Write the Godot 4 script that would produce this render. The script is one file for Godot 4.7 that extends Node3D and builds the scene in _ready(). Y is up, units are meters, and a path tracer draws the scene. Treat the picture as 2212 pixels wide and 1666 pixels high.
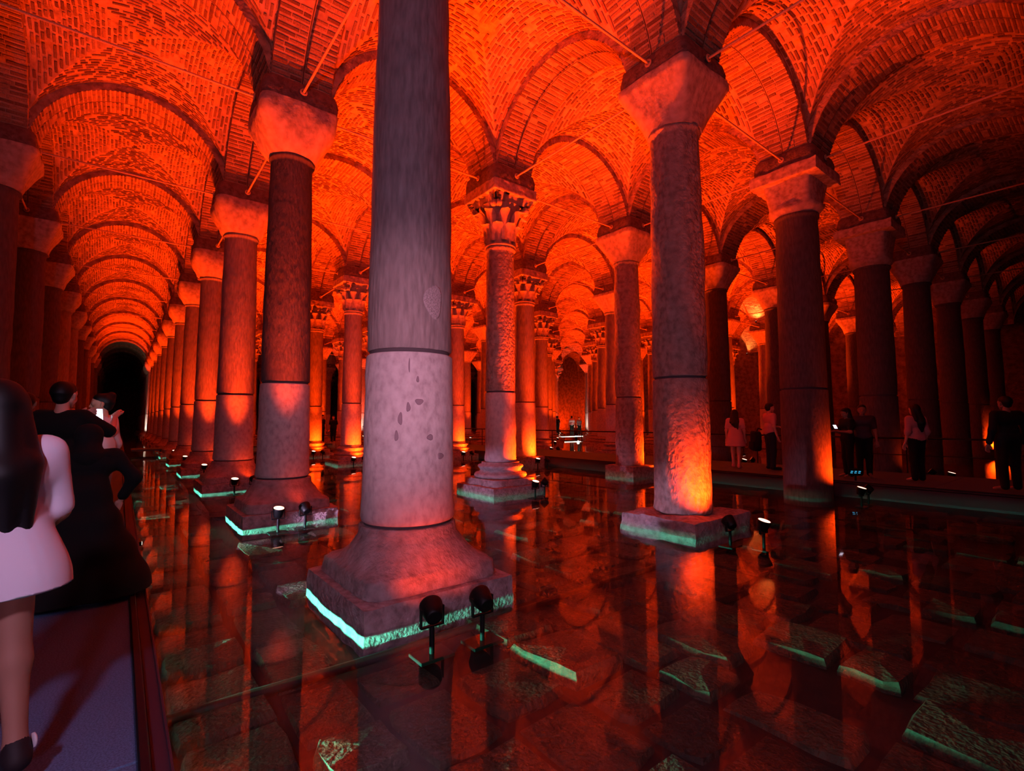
extends Node3D
# A flooded vaulted cistern lit red. x runs across the rows of columns, -z runs along the walkway, y = 0 is the paved bed under shallow water.

const DZ := 4.8
const DX := 4.79
const Z0 := -4.525
const XS := [-11.5, -6.9, -2.2, 2.275, 7.05, 11.83, 16.95, 21.75, 26.55, 31.35, 36.1, 40.6]   # rows -3 .. 8
const EYE := Vector3(0, 1.7414, 0)
const SPRING := 7.2
const R_SOFFIT := 1.895
const R_WEB := 2.06
const DECK := 0.36
const BED := 0.0
const WATER := 0.09

var M := {}
var used := {}
var rng := RandomNumberGenerator.new()
var cam: Camera3D

func _ready() -> void:
	rng.seed = 11
	# ---- camera, background, exposure
	cam = Camera3D.new()
	cam.name = "camera"
	cam.fov = rad_to_deg(2.0 * atan(833.0 / 1065.44))
	cam.near = 0.05
	cam.far = 200.0
	var yaw := 0.671
	var pitch := 0.070
	var roll := 0.0026
	cam.transform = Transform3D(Basis(Vector3.UP, -yaw) * Basis(Vector3.RIGHT, pitch) * Basis(Vector3.BACK, -roll), EYE)
	add_child(cam)
	cam.current = true
	var we := WorldEnvironment.new()
	we.name = "environment"
	var env := Environment.new()
	env.background_mode = Environment.BG_COLOR
	env.background_color = Color(0, 0, 0)
	env.tonemap_mode = Environment.TONE_MAPPER_LINEAR
	env.tonemap_exposure = 1.0
	env.sdfgi_enabled = true
	env.ssao_enabled = true
	env.ssil_enabled = true
	we.environment = env
	add_child(we)
	# ---- lights that are not in a fitting in view: the walkway's own lamps behind the photographer, and the strips under the deck
	walkway_lights()
	make_materials()
	# ---- the setting
	setting()
	vaults()
	# ---- things
	columns()
	tie_rods()
	lamps()
	cables()
	railings()
	people()

# ------------------------------------------------------------------ lights
const RED := Color(1.0, 0.245, 0.014)
const LILAC := Color(0.93, 0.80, 1.0)
const ROSE := Color(1.0, 0.72, 0.82)
const TEAL := Color(0.36, 1.0, 0.80)

func spot(at: Vector3, to: Vector3, col: Color, energy: float, angle: float, soft: float, size: float, par: Node = self, called := "spot_light") -> SpotLight3D:
	var l := SpotLight3D.new()
	l.name = called
	l.light_color = col
	l.light_energy = energy
	l.spot_angle = angle
	l.spot_angle_attenuation = soft
	l.spot_range = 60.0
	l.spot_attenuation = 2.0
	l.light_size = size
	l.shadow_enabled = true
	par.add_child(l, true)
	l.position = at
	var d := (to - at).normalized()
	l.basis = Basis.looking_at(d, Vector3.UP if absf(d.y) < 0.95 else Vector3.BACK)
	return l

func omni(at: Vector3, col: Color, energy: float, size: float, par: Node = self, called := "omni_light") -> OmniLight3D:
	var l := OmniLight3D.new()
	l.name = called
	l.light_color = col
	l.light_energy = energy
	l.omni_range = 60.0
	l.omni_attenuation = 2.0
	l.light_size = size
	l.shadow_enabled = true
	par.add_child(l, true)
	l.position = at
	return l

func area(at: Vector3, dir: Vector3, size: Vector2, col: Color, energy: float, called := "area_light") -> AreaLight3D:
	var l := AreaLight3D.new()
	l.name = called
	l.light_color = col
	l.light_energy = energy
	l.area_size = size
	l.area_range = 60.0
	l.area_attenuation = 2.0
	l.shadow_enabled = true
	add_child(l, true)
	l.position = at
	l.basis = Basis.looking_at(dir, Vector3.UP)
	return l

func walkway_lights() -> void:
	spot(Vector3(-0.75, 1.75, 1.3), Vector3(2.2, 2.3, -4.6), ROSE, 28.0, 14.0, 1.0, 0.10, self, "walkway_spot_light")
	spot(Vector3(-0.95, 1.9, 1.8), Vector3(3.4, -0.2, -5.2), ROSE, 4.2, 42.0, 1.0, 0.12, self, "walkway_spot_light")
	omni(Vector3(-1.1, 2.9, 0.2), LILAC, 6.5, 0.12, self, "walkway_lamp_light")
	for k in 6:
		area(Vector3(-0.60, 0.028, cz(k) + 0.75), Vector3(1, 0, 0), Vector2(3.0, 0.010), TEAL, 110.0 if k < 2 else 60.0, "deck_strip_light")

# ------------------------------------------------------------------ materials
func noise(freq: float, oct: int, seed_: int, ramp: Array, as_normal := false, strength := 4.0, kind := FastNoiseLite.TYPE_SIMPLEX_SMOOTH, size := 512) -> NoiseTexture2D:
	var n := FastNoiseLite.new()
	n.noise_type = kind
	n.frequency = freq
	n.fractal_octaves = oct
	n.seed = seed_
	if kind == FastNoiseLite.TYPE_CELLULAR:
		n.cellular_return_type = FastNoiseLite.RETURN_DISTANCE
	var t := NoiseTexture2D.new()
	t.width = size
	t.height = size
	t.seamless = true
	t.noise = n
	if as_normal:
		t.as_normal_map = true
		t.bump_strength = strength
	elif ramp.size():
		var g := Gradient.new()
		var offs := PackedFloat32Array()
		var cols := PackedColorArray()
		for r in ramp:
			offs.append(r[0])
			cols.append(r[1])
		g.offsets = offs
		g.colors = cols
		t.color_ramp = g
	return t

func mat(called: String, col: Color, rough: float, o := {}) -> StandardMaterial3D:
	var m := StandardMaterial3D.new()
	m.resource_name = called
	m.albedo_color = col
	m.roughness = rough
	m.metallic = o.get("metal", 0.0)
	m.metallic_specular = o.get("spec", 0.4)
	if o.has("tex"):
		m.albedo_texture = o.tex
	if o.has("tri"):
		m.uv1_triplanar = true
		m.uv1_world_triplanar = true
		m.uv1_scale = o.tri
	if o.has("normal"):
		m.normal_enabled = true
		m.normal_texture = o.normal
		m.normal_scale = o.get("nscale", 1.0)
	if o.has("height"):
		m.heightmap_enabled = true
		m.heightmap_texture = o.height
		m.heightmap_scale = o.get("hscale", 1.0)
	if o.has("vc"):
		m.vertex_color_use_as_albedo = true
	if o.has("emit"):
		m.emission_enabled = true
		m.emission = o.emit
		m.emission_energy_multiplier = o.get("power", 1.0)
	if o.has("rim"):
		m.rim_enabled = true
		m.rim = o.rim
		m.rim_tint = 0.5
	M[called] = m
	return m

func make_materials() -> void:
	var mottled := noise(0.018, 6, 3, [[0.0, Color(0.62, 0.57, 0.56)], [0.3, Color(0.76, 0.71, 0.70)], [0.5, Color(0.86, 0.81, 0.80)], [0.75, Color(0.93, 0.89, 0.88)], [1.0, Color(1, 0.97, 0.96)]])
	var streaks := noise(0.03, 5, 9, [[0.0, Color(0.66, 0.60, 0.60)], [0.42, Color(0.80, 0.75, 0.75)], [0.6, Color(0.86, 0.80, 0.80)], [1.0, Color(0.97, 0.93, 0.93)]])
	var pits := noise(0.03, 4, 5, [], true, 6.0)
	var rough_n := noise(0.05, 5, 8, [], true, 9.0)
	var smooth := noise(0.03, 6, 15, [[0.0, Color(0.74, 0.69, 0.70)], [0.3, Color(0.88, 0.84, 0.84)], [0.6, Color(0.95, 0.92, 0.92)], [1.0, Color(1, 0.98, 0.98)]])
	var speck := noise(0.06, 3, 21, [[0.0, Color(0.6, 0.6, 0.6)], [0.5, Color(0.85, 0.85, 0.85)], [1.0, Color(1, 1, 1)]])
	var bumps := noise(0.03, 5, 31, [[0.0, Color(0, 0, 0)], [1.0, Color(1, 1, 1)]])
	mat("marble", Color(0.64, 0.60, 0.60), 0.72, {"tex": streaks, "tri": Vector3(1.3, 0.2, 1.3), "normal": pits, "nscale": 0.3})
	mat("marble_low", Color(0.76, 0.72, 0.73), 0.7, {"tex": smooth, "tri": Vector3(0.8, 0.45, 0.8), "normal": pits, "nscale": 0.35})
	mat("marble_rough", Color(0.66, 0.60, 0.58), 0.85, {"tex": mottled, "tri": Vector3(0.9, 0.6, 0.9), "height": bumps, "hscale": 2.5})
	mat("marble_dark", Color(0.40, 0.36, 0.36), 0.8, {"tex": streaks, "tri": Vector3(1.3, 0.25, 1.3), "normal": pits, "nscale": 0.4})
	mat("plinth_stone", Color(0.66, 0.60, 0.62), 0.85, {"tex": mottled, "tri": Vector3(0.8, 0.8, 0.8), "normal": rough_n, "nscale": 0.7})
	mat("capital_stone", Color(0.74, 0.66, 0.62), 0.8, {"tex": mottled, "tri": Vector3(0.7, 0.7, 0.7), "normal": pits, "nscale": 0.5})
	mat("impost_stone", Color(0.48, 0.40, 0.38), 0.9, {"tex": mottled, "tri": Vector3(0.7, 0.7, 0.7), "normal": rough_n, "nscale": 0.6})
	mat("chip", Color(0.30, 0.25, 0.27), 0.9)
	mat("stain", Color(0.52, 0.44, 0.47), 0.9)
	mat("patch", Color(0.70, 0.62, 0.63), 0.8, {"tex": speck, "tri": Vector3(1.5, 1.5, 1.5)})
	mat("mortar", Color(0.74, 0.62, 0.52), 0.95, {"tex": mottled, "tri": Vector3(0.4, 0.4, 0.4), "normal": rough_n, "nscale": 0.5})
	mat("brick", Color(1, 1, 1), 0.93, {"vc": true, "tex": speck, "tri": Vector3(1.1, 1.1, 1.1)})
	mat("brick_dark", Color(0.47, 0.30, 0.24), 0.93, {"tex": speck, "tri": Vector3(1.1, 1.1, 1.1)})
	mat("brick_mid", Color(0.56, 0.37, 0.30), 0.93, {"tex": speck, "tri": Vector3(1.1, 1.1, 1.1)})
	mat("brick_pale", Color(0.66, 0.47, 0.38), 0.93, {"tex": speck, "tri": Vector3(1.1, 1.1, 1.1)})
	mat("wall", Color(0.52, 0.42, 0.38), 0.95, {"tex": mottled, "tri": Vector3(0.25, 0.25, 0.25), "normal": rough_n, "nscale": 0.6})
	mat("bed", Color(0.12, 0.09, 0.08), 0.9, {"tex": mottled, "tri": Vector3(0.4, 0.4, 0.4)})
	mat("paving", Color(0.25, 0.22, 0.17), 0.8, {"tex": mottled, "tri": Vector3(0.8, 0.8, 0.8), "normal": rough_n, "nscale": 0.9})
	mat("paving_pale", Color(0.30, 0.27, 0.21), 0.8, {"tex": mottled, "tri": Vector3(0.9, 0.9, 0.9), "normal": rough_n, "nscale": 0.9})
	mat("paving_dark", Color(0.18, 0.155, 0.12), 0.8, {"tex": mottled, "tri": Vector3(0.7, 0.7, 0.7), "normal": rough_n, "nscale": 0.9})
	var ripple := noise(0.006, 3, 40, [], true, 1.2)
	var w := mat("water", Color(0.16, 0.07, 0.05, 0.12), 0.03, {"tri": Vector3(0.25, 0.25, 0.25), "normal": ripple, "nscale": 0.03, "spec": 0.44})
	w.transparency = BaseMaterial3D.TRANSPARENCY_ALPHA
	mat("deck", Color(0.32, 0.44, 0.60), 0.75, {"tex": speck, "tri": Vector3(3, 3, 3)})
	mat("deck_edge", Color(0.07, 0.07, 0.10), 0.55, {"metal": 0.4})
	mat("deck_ledge", Color(0.22, 0.15, 0.20), 0.6, {"metal": 0.2})
	mat("iron", Color(0.85, 0.66, 0.52), 0.6, {"metal": 0.0, "tex": speck, "tri": Vector3(2, 2, 2)})
	mat("black_metal", Color(0.035, 0.035, 0.045), 0.5, {"metal": 0.3})
	mat("rail_paint", Color(0.10, 0.05, 0.06), 0.5, {"metal": 0.3})
	mat("cable", Color(0.012, 0.012, 0.014), 0.6)
	mat("lens", Color(1, 0.9, 0.85), 0.2, {"emit": Color(1.0, 0.74, 0.62), "power": 3.2})
	mat("lens_off", Color(0.2, 0.12, 0.1), 0.15, {"emit": Color(1.0, 0.30, 0.18), "power": 0.25})
	mat("lens_white", Color(1, 1, 1), 0.2, {"emit": Color(1.0, 0.93, 0.80), "power": 4.0})
	mat("led_teal", Color(0.7, 1, 0.9), 0.3, {"emit": TEAL, "power": 1.2})
	mat("led_cyan", Color(0.3, 0.8, 1), 0.3, {"emit": Color(0.25, 0.75, 0.95), "power": 0.9})
	mat("screen", Color(0.9, 0.9, 1), 0.2, {"emit": Color(0.92, 0.90, 1.0), "power": 2.2})
	mat("skin", Color(0.78, 0.56, 0.48), 0.6)
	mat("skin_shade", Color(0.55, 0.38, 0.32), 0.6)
	mat("hair", Color(0.025, 0.02, 0.025), 0.55)
	mat("hair_brown", Color(0.10, 0.06, 0.05), 0.6)
	mat("cloth_white", Color(0.80, 0.77, 0.82), 0.85, {"rim": 0.2})
	mat("cloth_black", Color(0.025, 0.024, 0.03), 0.9)
	mat("cloth_navy", Color(0.05, 0.05, 0.08), 0.9)
	mat("cloth_pink", Color(0.72, 0.48, 0.48), 0.85)
	mat("cloth_grey", Color(0.45, 0.38, 0.40), 0.85)
	mat("denim", Color(0.12, 0.12, 0.18), 0.85)
	mat("shoe_dark", Color(0.10, 0.05, 0.07), 0.7)
	mat("shoe_sole", Color(0.75, 0.72, 0.74), 0.7)

# ------------------------------------------------------------------ geometry helper
class Geo:
	var v := PackedVector3Array()
	var n := PackedVector3Array()
	var c := PackedColorArray()
	var idx := PackedInt32Array()
	var tint := Color(1, 1, 1)

	func tri(a: int, b: int, d: int) -> void:
		var g := (v[d] - v[a]).cross(v[b] - v[a])
		if g.dot(n[a] + n[b] + n[d]) < 0.0:
			idx.append(a); idx.append(d); idx.append(b)
		else:
			idx.append(a); idx.append(b); idx.append(d)

	func vert(p: Vector3, nn: Vector3) -> int:
		v.append(p); n.append(nn); c.append(tint)
		return v.size() - 1

	func face(pts: Array, out: Vector3) -> void:
		var nn: Vector3 = (pts[1] - pts[0]).cross(pts[2] - pts[0]).normalized()
		if nn.dot(out) < 0.0:
			nn = -nn
		var k := v.size()
		for p in pts:
			vert(p, nn)
		for i in range(1, pts.size() - 1):
			tri(k, k + i, k + i + 1)

	# a grid of points (rows of equal length), smooth; normals point away from the centre
	func surf(rows: Array, closed: bool, centre: Vector3, inward := false) -> void:
		var nr := rows.size()
		var nc: int = rows[0].size()
		var k := v.size()
		var total := 0.0
		var ns := PackedVector3Array()
		for i in nr:
			for j in nc:
				var j0 := j - 1
				var j1 := j + 1
				if closed:
					j0 = (j + nc - 1) % nc
					j1 = (j + 1) % nc
				else:
					j0 = maxi(j0, 0)
					j1 = mini(j1, nc - 1)
				var du: Vector3 = rows[i][j1] - rows[i][j0]
				var dv: Vector3 = rows[mini(i + 1, nr - 1)][j] - rows[maxi(i - 1, 0)][j]
				var nn := du.cross(dv)
				nn = nn.normalized() if nn.length() > 1e-12 else Vector3.ZERO
				ns.append(nn)
				total += nn.dot((rows[i][j] - centre).normalized())
		var s := 1.0 if total >= 0.0 else -1.0
		if inward:
			s = -s
		for i in nr:
			for j in nc:
				vert(rows[i][j], ns[i * nc + j] * s)
		for i in nr - 1:
			for j in (nc if closed else nc - 1):
				var a := k + i * nc + j
				var b := k + i * nc + (j + 1) % nc
				tri(a, b, b + nc)
				tri(a, b + nc, a + nc)

	func box(lo: Vector3, hi: Vector3) -> void:
		var m := (lo + hi) * 0.5
		for ax in 3:
			for s in [-1.0, 1.0]:
				var o := Vector3.ZERO
				o[ax] = s
				var p := []
				for q in [[0, 0], [1, 0], [1, 1], [0, 1]]:
					var w := Vector3.ZERO
					w[ax] = hi[ax] if s > 0 else lo[ax]
					var b := (ax + 1) % 3
					var d := (ax + 2) % 3
					w[b] = hi[b] if q[0] else lo[b]
					w[d] = hi[d] if q[1] else lo[d]
					p.append(w)
				face(p, o)
		m = m

	# a box with chamfered edges, in a frame
	func cbox(t: Transform3D, half: Vector3, ch: float) -> void:
		for ax in 3:
			var b := (ax + 1) % 3
			var d := (ax + 2) % 3
			for s in [-1.0, 1.0]:
				var p := []
				for q in [[-1, -1], [1, -1], [1, 1], [-1, 1]]:
					var w := Vector3.ZERO
					w[ax] = s * half[ax]
					w[b] = q[0] * (half[b] - ch)
					w[d] = q[1] * (half[d] - ch)
					p.append(t * w)
				var o := Vector3.ZERO
				o[ax] = s
				face(p, t.basis * o)
			for s in [-1.0, 1.0]:
				for u in [-1.0, 1.0]:
					var p := []
					for q in [[0, -1], [0, 1], [1, 1], [1, -1]]:
						var w := Vector3.ZERO
						w[b] = s * (half[b] - (ch if q[0] else 0.0))
						w[d] = u * (half[d] - (0.0 if q[0] else ch))
						w[ax] = q[1] * (half[ax] - ch)
						p.append(t * w)
					var o := Vector3.ZERO
					o[b] = s
					o[d] = u
					face(p, t.basis * o)
		for sx in [-1.0, 1.0]:
			for sy in [-1.0, 1.0]:
				for sz in [-1.0, 1.0]:
					var h := half - Vector3(ch, ch, ch)
					face([t * Vector3(sx * half.x, sy * h.y, sz * h.z), t * Vector3(sx * h.x, sy * half.y, sz * h.z), t * Vector3(sx * h.x, sy * h.y, sz * half.z)], t.basis * Vector3(sx, sy, sz))

	# a brick: the face at +y chamfered, no back
	func brick(t: Transform3D, hx: float, hy: float, hz: float, ch: float) -> void:
		var lo := [Vector3(-hx, 0, -hz), Vector3(hx, 0, -hz), Vector3(hx, 0, hz), Vector3(-hx, 0, hz)]
		var md := []
		var hi := []
		for p in lo:
			md.append(t * (p + Vector3(0, hy - ch, 0)))
			hi.append(t * Vector3(p.x * (1.0 - ch / hx), hy, p.z * (1.0 - ch / hz)))
		var dn := []
		for p in lo:
			dn.append(t * p)
		face(hi, t.basis.y)
		for k in 4:
			var q: int = (k + 1) % 4
			var o: Vector3 = t.basis * ((lo[k] + lo[q]) * Vector3(1.0 / hx, 0, 1.0 / hz))
			face([dn[k], dn[q], md[q], md[k]], o)
			face([md[k], md[q], hi[q], hi[k]], o.normalized() + t.basis.y.normalized())

	# profile of (radius, height) points, bottom to top
	func lathe(profile: Array, seg: int, wobble: FastNoiseLite = null, amp := 0.0, at := Vector3.ZERO, caps := true) -> void:
		var rows := []
		for p in profile:
			var r := PackedVector3Array()
			for j in seg:
				var a := TAU * j / seg
				var d := Vector3(cos(a), 0, sin(a))
				var q: Vector3 = d * p.x + Vector3(0, p.y, 0)
				if wobble:
					q += d * wobble.get_noise_3dv(q * 10.0) * amp
				r.append(q + at)
			rows.append(r)
		var mid: Vector3 = at + Vector3(0, (profile[0].y + profile[-1].y) * 0.5, 0)
		surf(rows, true, mid)
		if caps:
			for e in [0, rows.size() - 1]:
				if profile[e].x > 0.002:
					var pts := []
					for q in rows[e]:
						pts.append(q)
					face(pts, Vector3.DOWN if e == 0 else Vector3.UP)

	func tube(pts: Array, radii: Array, seg: int) -> void:
		var rows := []
		var mid := Vector3.ZERO
		for p in pts:
			mid += p
		mid /= pts.size()
		var side := Vector3.ZERO
		for i in pts.size():
			var d: Vector3 = (pts[mini(i + 1, pts.size() - 1)] - pts[maxi(i - 1, 0)]).normalized()
			if side == Vector3.ZERO:
				side = d.cross(Vector3.UP if absf(d.y) < 0.9 else Vector3.RIGHT).normalized()
			else:
				side = (side - d * side.dot(d)).normalized()
			var up := side.cross(d)
			var r := PackedVector3Array()
			for j in seg:
				var a := TAU * j / seg
				r.append(pts[i] + (side * cos(a) + up * sin(a)) * radii[mini(i, radii.size() - 1)])
			rows.append(r)
		# orient by the first ring
		var k := v.size()
		surf(rows, true, mid)
		var wrong := 0
		for i in pts.size():
			for j in seg:
				if n[k + i * seg + j].dot(rows[i][j] - pts[i]) < 0.0:
					wrong += 1
		if wrong * 2 > pts.size() * seg:
			for q in range(k, v.size()):
				n[q] = -n[q]
			var first := idx.size() - (pts.size() - 1) * seg * 6
			for q in range(first, idx.size(), 3):
				var x := idx[q + 1]
				idx[q + 1] = idx[q + 2]
				idx[q + 2] = x
		for e in [0, pts.size() - 1]:
			var q := []
			for p in rows[e]:
				q.append(p)
			var o: Vector3 = (pts[1] - pts[0]) * -1.0 if e == 0 else pts[-1] - pts[-2]
			face(q, o)

	# box with rounded edges, finely divided, its faces roughened
	func block(half: Vector3, r: float, sub: int, amp: float, wob: FastNoiseLite, at := Vector3.ZERO, off := Vector3.ZERO) -> void:
		for ax in 3:
			var b := (ax + 1) % 3
			var d := (ax + 2) % 3
			for s in [-1.0, 1.0]:
				var rows := []
				for i in sub + 1:
					var row := PackedVector3Array()
					for j in sub + 1:
						var w := Vector3.ZERO
						w[ax] = s * half[ax]
						w[b] = lerpf(-half[b], half[b], float(i) / sub)
						w[d] = lerpf(-half[d], half[d], float(j) / sub)
						var core := w.clamp(-half + Vector3(r, r, r), half - Vector3(r, r, r))
						var dir := (w - core).normalized()
						var p := core + dir * r
						if wob:
							p += dir * wob.get_noise_3dv((p + off) * 10.0) * amp
						row.append(p + at)
					rows.append(row)
				surf(rows, false, at - Vector3(0, 0, 0))

	func join(o: Geo, t: Transform3D) -> void:
		var k := v.size()
		for i in o.v.size():
			v.append(t * o.v[i])
			n.append((t.basis * o.n[i]).normalized())
			c.append(o.c[i])
		for i in o.idx:
			idx.append(i + k)

	func into(mesh: ArrayMesh, m: Material, colours := false) -> ArrayMesh:
		var a := []
		a.resize(Mesh.ARRAY_MAX)
		a[Mesh.ARRAY_VERTEX] = v
		a[Mesh.ARRAY_NORMAL] = n
		if colours:
			a[Mesh.ARRAY_COLOR] = c
		a[Mesh.ARRAY_INDEX] = idx
		mesh.add_surface_from_arrays(Mesh.PRIMITIVE_TRIANGLES, a)
		mesh.surface_set_material(mesh.get_surface_count() - 1, m)
		return mesh

	func mesh(m: Material, colours := false) -> ArrayMesh:
		return into(ArrayMesh.new(), m, colours)

# ------------------------------------------------------------------ nodes
func numbered(called: String) -> String:
	if not used.has(called):
		used[called] = 0
		return called
	used[called] += 1
	return "%s_%03d" % [called, used[called]]

func obj(called: String, mesh: Mesh, par: Node = self) -> MeshInstance3D:
	var o := MeshInstance3D.new()
	o.mesh = mesh
	o.cast_shadow = GeometryInstance3D.SHADOW_CASTING_SETTING_ON
	o.name = numbered(called) if par == self else called
	par.add_child(o, true)
	return o

func tag(o: Node, label: String, category: String, group := "") -> void:
	o.set_meta("label", label)
	o.set_meta("category", category)
	if group:
		o.set_meta("group", group)

func thing(called: String, label: String, category: String, at := Vector3.ZERO, turn := 0.0, group := "") -> Node3D:
	var o := Node3D.new()
	o.name = numbered(called)
	add_child(o)
	o.position = at
	o.rotation.y = turn
	tag(o, label, category, group)
	return o

func dup(src: Node3D, label: String, at: Vector3, turn := 0.0, group := "") -> Node3D:
	var o: Node3D = src.duplicate()
	o.name = numbered(String(src.name).rstrip("0123456789").trim_suffix("_"))
	add_child(o)
	o.position = at
	o.rotation.y = turn
	tag(o, label, src.get_meta("category"), group)
	return o

func struct(called: String, mesh: Mesh) -> MeshInstance3D:
	var o := obj(called, mesh)
	o.set_meta("kind", "structure")
	return o

func wobble(freq: float, seed_: int) -> FastNoiseLite:
	var f := FastNoiseLite.new()
	f.frequency = freq
	f.seed = seed_
	f.fractal_octaves = 3
	return f

func cx(j: int) -> float:
	return XS[j + 3]

func cz(i: int) -> float:
	return Z0 - DZ * i

func project(p: Vector3) -> Vector3:
	var q := cam.transform.affine_inverse() * p
	if q.z > -0.1:
		return Vector3(-9999, -9999, -1)
	return Vector3(1106.0 - 1065.44 * q.x / q.z, 833.0 + 1065.44 * q.y / q.z, -q.z)

# ------------------------------------------------------------------ the setting
func setting() -> void:
	var far_z := cz(17) - 2.4
	var near_z := cz(-2) + 0.2
	var lo_x := -12.3
	var hi_x := 40.9
	# bed of the cistern and its paving
	var g := Geo.new()
	g.box(Vector3(lo_x, BED - 0.6, far_z), Vector3(hi_x, BED - 0.09, near_z))
	var floor_ := struct("floor", g.mesh(M.bed))
	paving(floor_)
	# water
	g = Geo.new()
	g.face([Vector3(lo_x, WATER, far_z), Vector3(hi_x, WATER, far_z), Vector3(hi_x, WATER, near_z), Vector3(lo_x, WATER, near_z)], Vector3.UP)
	struct("water", g.mesh(M.water))
	# walls, half a metre thick
	g = Geo.new()
	g.box(Vector3(hi_x, BED - 0.6, far_z - 0.5), Vector3(hi_x + 0.5, 10.2, near_z + 0.5))
	struct("wall_right", g.mesh(M.wall))
	g = Geo.new()
	g.box(Vector3(lo_x - 0.5, BED - 0.6, far_z - 0.5), Vector3(lo_x, 10.2, near_z + 0.5))
	struct("wall_left", g.mesh(M.wall))
	g = Geo.new()
	g.box(Vector3(lo_x, BED - 0.6, far_z - 0.5), Vector3(hi_x, 10.2, far_z))
	struct("wall_back", g.mesh(M.wall))
	g = Geo.new()
	g.box(Vector3(lo_x, BED - 0.6, near_z), Vector3(hi_x, 10.2, near_z + 0.5))
	struct("wall_front", g.mesh(M.wall))
	# decks of the two walkways
	deck(-1.40, 0.115, 4.6, -74.0, 1.0, "dark grey metal walkway deck on the left with a lilac sheen, people walking on it")
	deck(15.85, 12.66, 4.6, -60.0, -1.0, "low dark walkway deck crossing behind the columns on the right, visitors standing on it")
	for w in [[-5.9, -4.35, "small white edge light under the left deck lip, the nearer one"], [-7.6, -9.25, "small white edge light under the left deck lip, the farther one"]]:
		var o := thing("edge_light", w[2], "light", Vector3(0.232, 0.26, w[0]))
		g = Geo.new()
		g.cbox(Transform3D(Basis(), Vector3(0.02, 0, 0)), Vector3(0.02, 0.025, 0.05), 0.005)
		obj("housing", g.mesh(M.black_metal), o)
		g = Geo.new()
		g.box(Vector3(0.038, -0.014, -0.04), Vector3(0.043, 0.014, 0.04))
		obj("lens", g.mesh(M.lens_white), o)
		spot(Vector3(0.06, 0, 0), Vector3(6.2, -0.45, w[1] - w[0]), LILAC, 22.0, 12.5, 0.7, 0.03, o, "beam")
	cross_deck(0.5, 12.2, "far cross walkway between the rows, low and dark, two visitors on it")
	cross_deck(16.2, 38.0, "far cross walkway with a pale glowing edge at the end of the central aisle")

func deck(back: float, edge: float, z_near: float, z_far: float, s: float, label: String) -> void:
	var o := thing("walkway", label, "walkway", Vector3((back + edge) * 0.5, 0, 0))
	var off := Vector3(-(back + edge) * 0.5, 0, 0)
	var z := z_near
	var g := Geo.new()
	while z > z_far:
		var z2 := maxf(z - 2.4, z_far)
		var l := minf(back, edge)
		var h := maxf(back, edge)
		g = Geo.new()
		g.cbox(Transform3D(Basis(), Vector3((l + h) * 0.5, DECK - 0.045, (z + z2) * 0.5) + off), Vector3((h - l) * 0.5, 0.045, (z - z2) * 0.5 - 0.003), 0.006)
		obj("deck_plate", g.mesh(M.deck), o)
		z = z2
	g = Geo.new()   # steel edge channel
	g.cbox(Transform3D(Basis(), Vector3(edge + s * 0.02, DECK - 0.035, (z_near + z_far) * 0.5) + off), Vector3(0.02, 0.06, (z_near - z_far) * 0.5), 0.006)
	obj("edge_channel", g.mesh(M.deck_edge), o)
	g = Geo.new()   # cover plate outside it, turned down to just above the water
	g.cbox(Transform3D(Basis(), Vector3(edge + s * 0.078, DECK - 0.025, (z_near + z_far) * 0.5) + off), Vector3(0.036, 0.012, (z_near - z_far) * 0.5), 0.004)
	g.cbox(Transform3D(Basis(), Vector3(edge + s * 0.108, (DECK + 0.041) * 0.5, (z_near + z_far) * 0.5) + off), Vector3(0.006, (DECK - 0.041) * 0.5, (z_near - z_far) * 0.5), 0.002)
	obj("cover_plate", g.mesh(M.deck_ledge), o)
	g = Geo.new()   # legs
	z = z_near - 1.2
	while z > z_far:
		g = Geo.new()
		g.cbox(Transform3D(Basis(), Vector3(edge - s * 0.9, (BED + DECK - 0.09) * 0.5 - 0.1, z) + off), Vector3(0.05, (DECK - 0.09 - BED) * 0.5 + 0.1, 0.05), 0.008)
		obj("support_leg", g.mesh(M.black_metal), o)
		z -= 4.8
	if s > 0:
		g = Geo.new()
		g.cbox(Transform3D(Basis(), Vector3(0.21, -0.102, (z_near + z_far) * 0.5) + off), Vector3(0.025, 0.114, (z_near - z_far) * 0.5), 0.005)
		obj("bed_kerb", g.mesh(M.deck_edge), o)
		g = Geo.new()
		for k in 6:
			g = Geo.new()
			g.box(Vector3(-0.65, 0.023, cz(k) - 0.75) + off, Vector3(-0.61, 0.033, cz(k) + 2.25) + off)
			obj("led_strip", g.mesh(M.led_teal), o)

func cross_deck(x0: float, x1: float, label: String) -> void:
	var o := thing("walkway", label, "walkway", Vector3(0, 0, -30.9))
	var x := x0
	while x + 2.4 <= x1 + 0.1:
		var g := Geo.new()
		g.cbox(Transform3D(Basis(), Vector3(x + 1.2, DECK - 0.045, 0)), Vector3(1.197, 0.045, 0.8), 0.006)
		obj("deck_plate", g.mesh(M.deck), o)
		g = Geo.new()
		g.cbox(Transform3D(Basis(), Vector3(x + 1.2, (DECK - 0.09) * 0.5 - 0.1, 0)), Vector3(0.06, (DECK - 0.09) * 0.5 + 0.1, 0.06), 0.008)
		obj("support_leg", g.mesh(M.black_metal), o)
		x += 2.4
	if x1 < 20:
		return
	var g := Geo.new()
	g.box(Vector3(28.6, DECK - 0.07, 0.8), Vector3(33.2, DECK - 0.02, 0.83))
	obj("led_strip", g.mesh(M.lens_white), o)
	omni(Vector3(31.0, DECK + 0.05, -29.85), Color(0.9, 1.0, 0.85), 1.2, 0.1, o, "strip_light").position = Vector3(31.0, DECK, 1.0)

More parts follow.
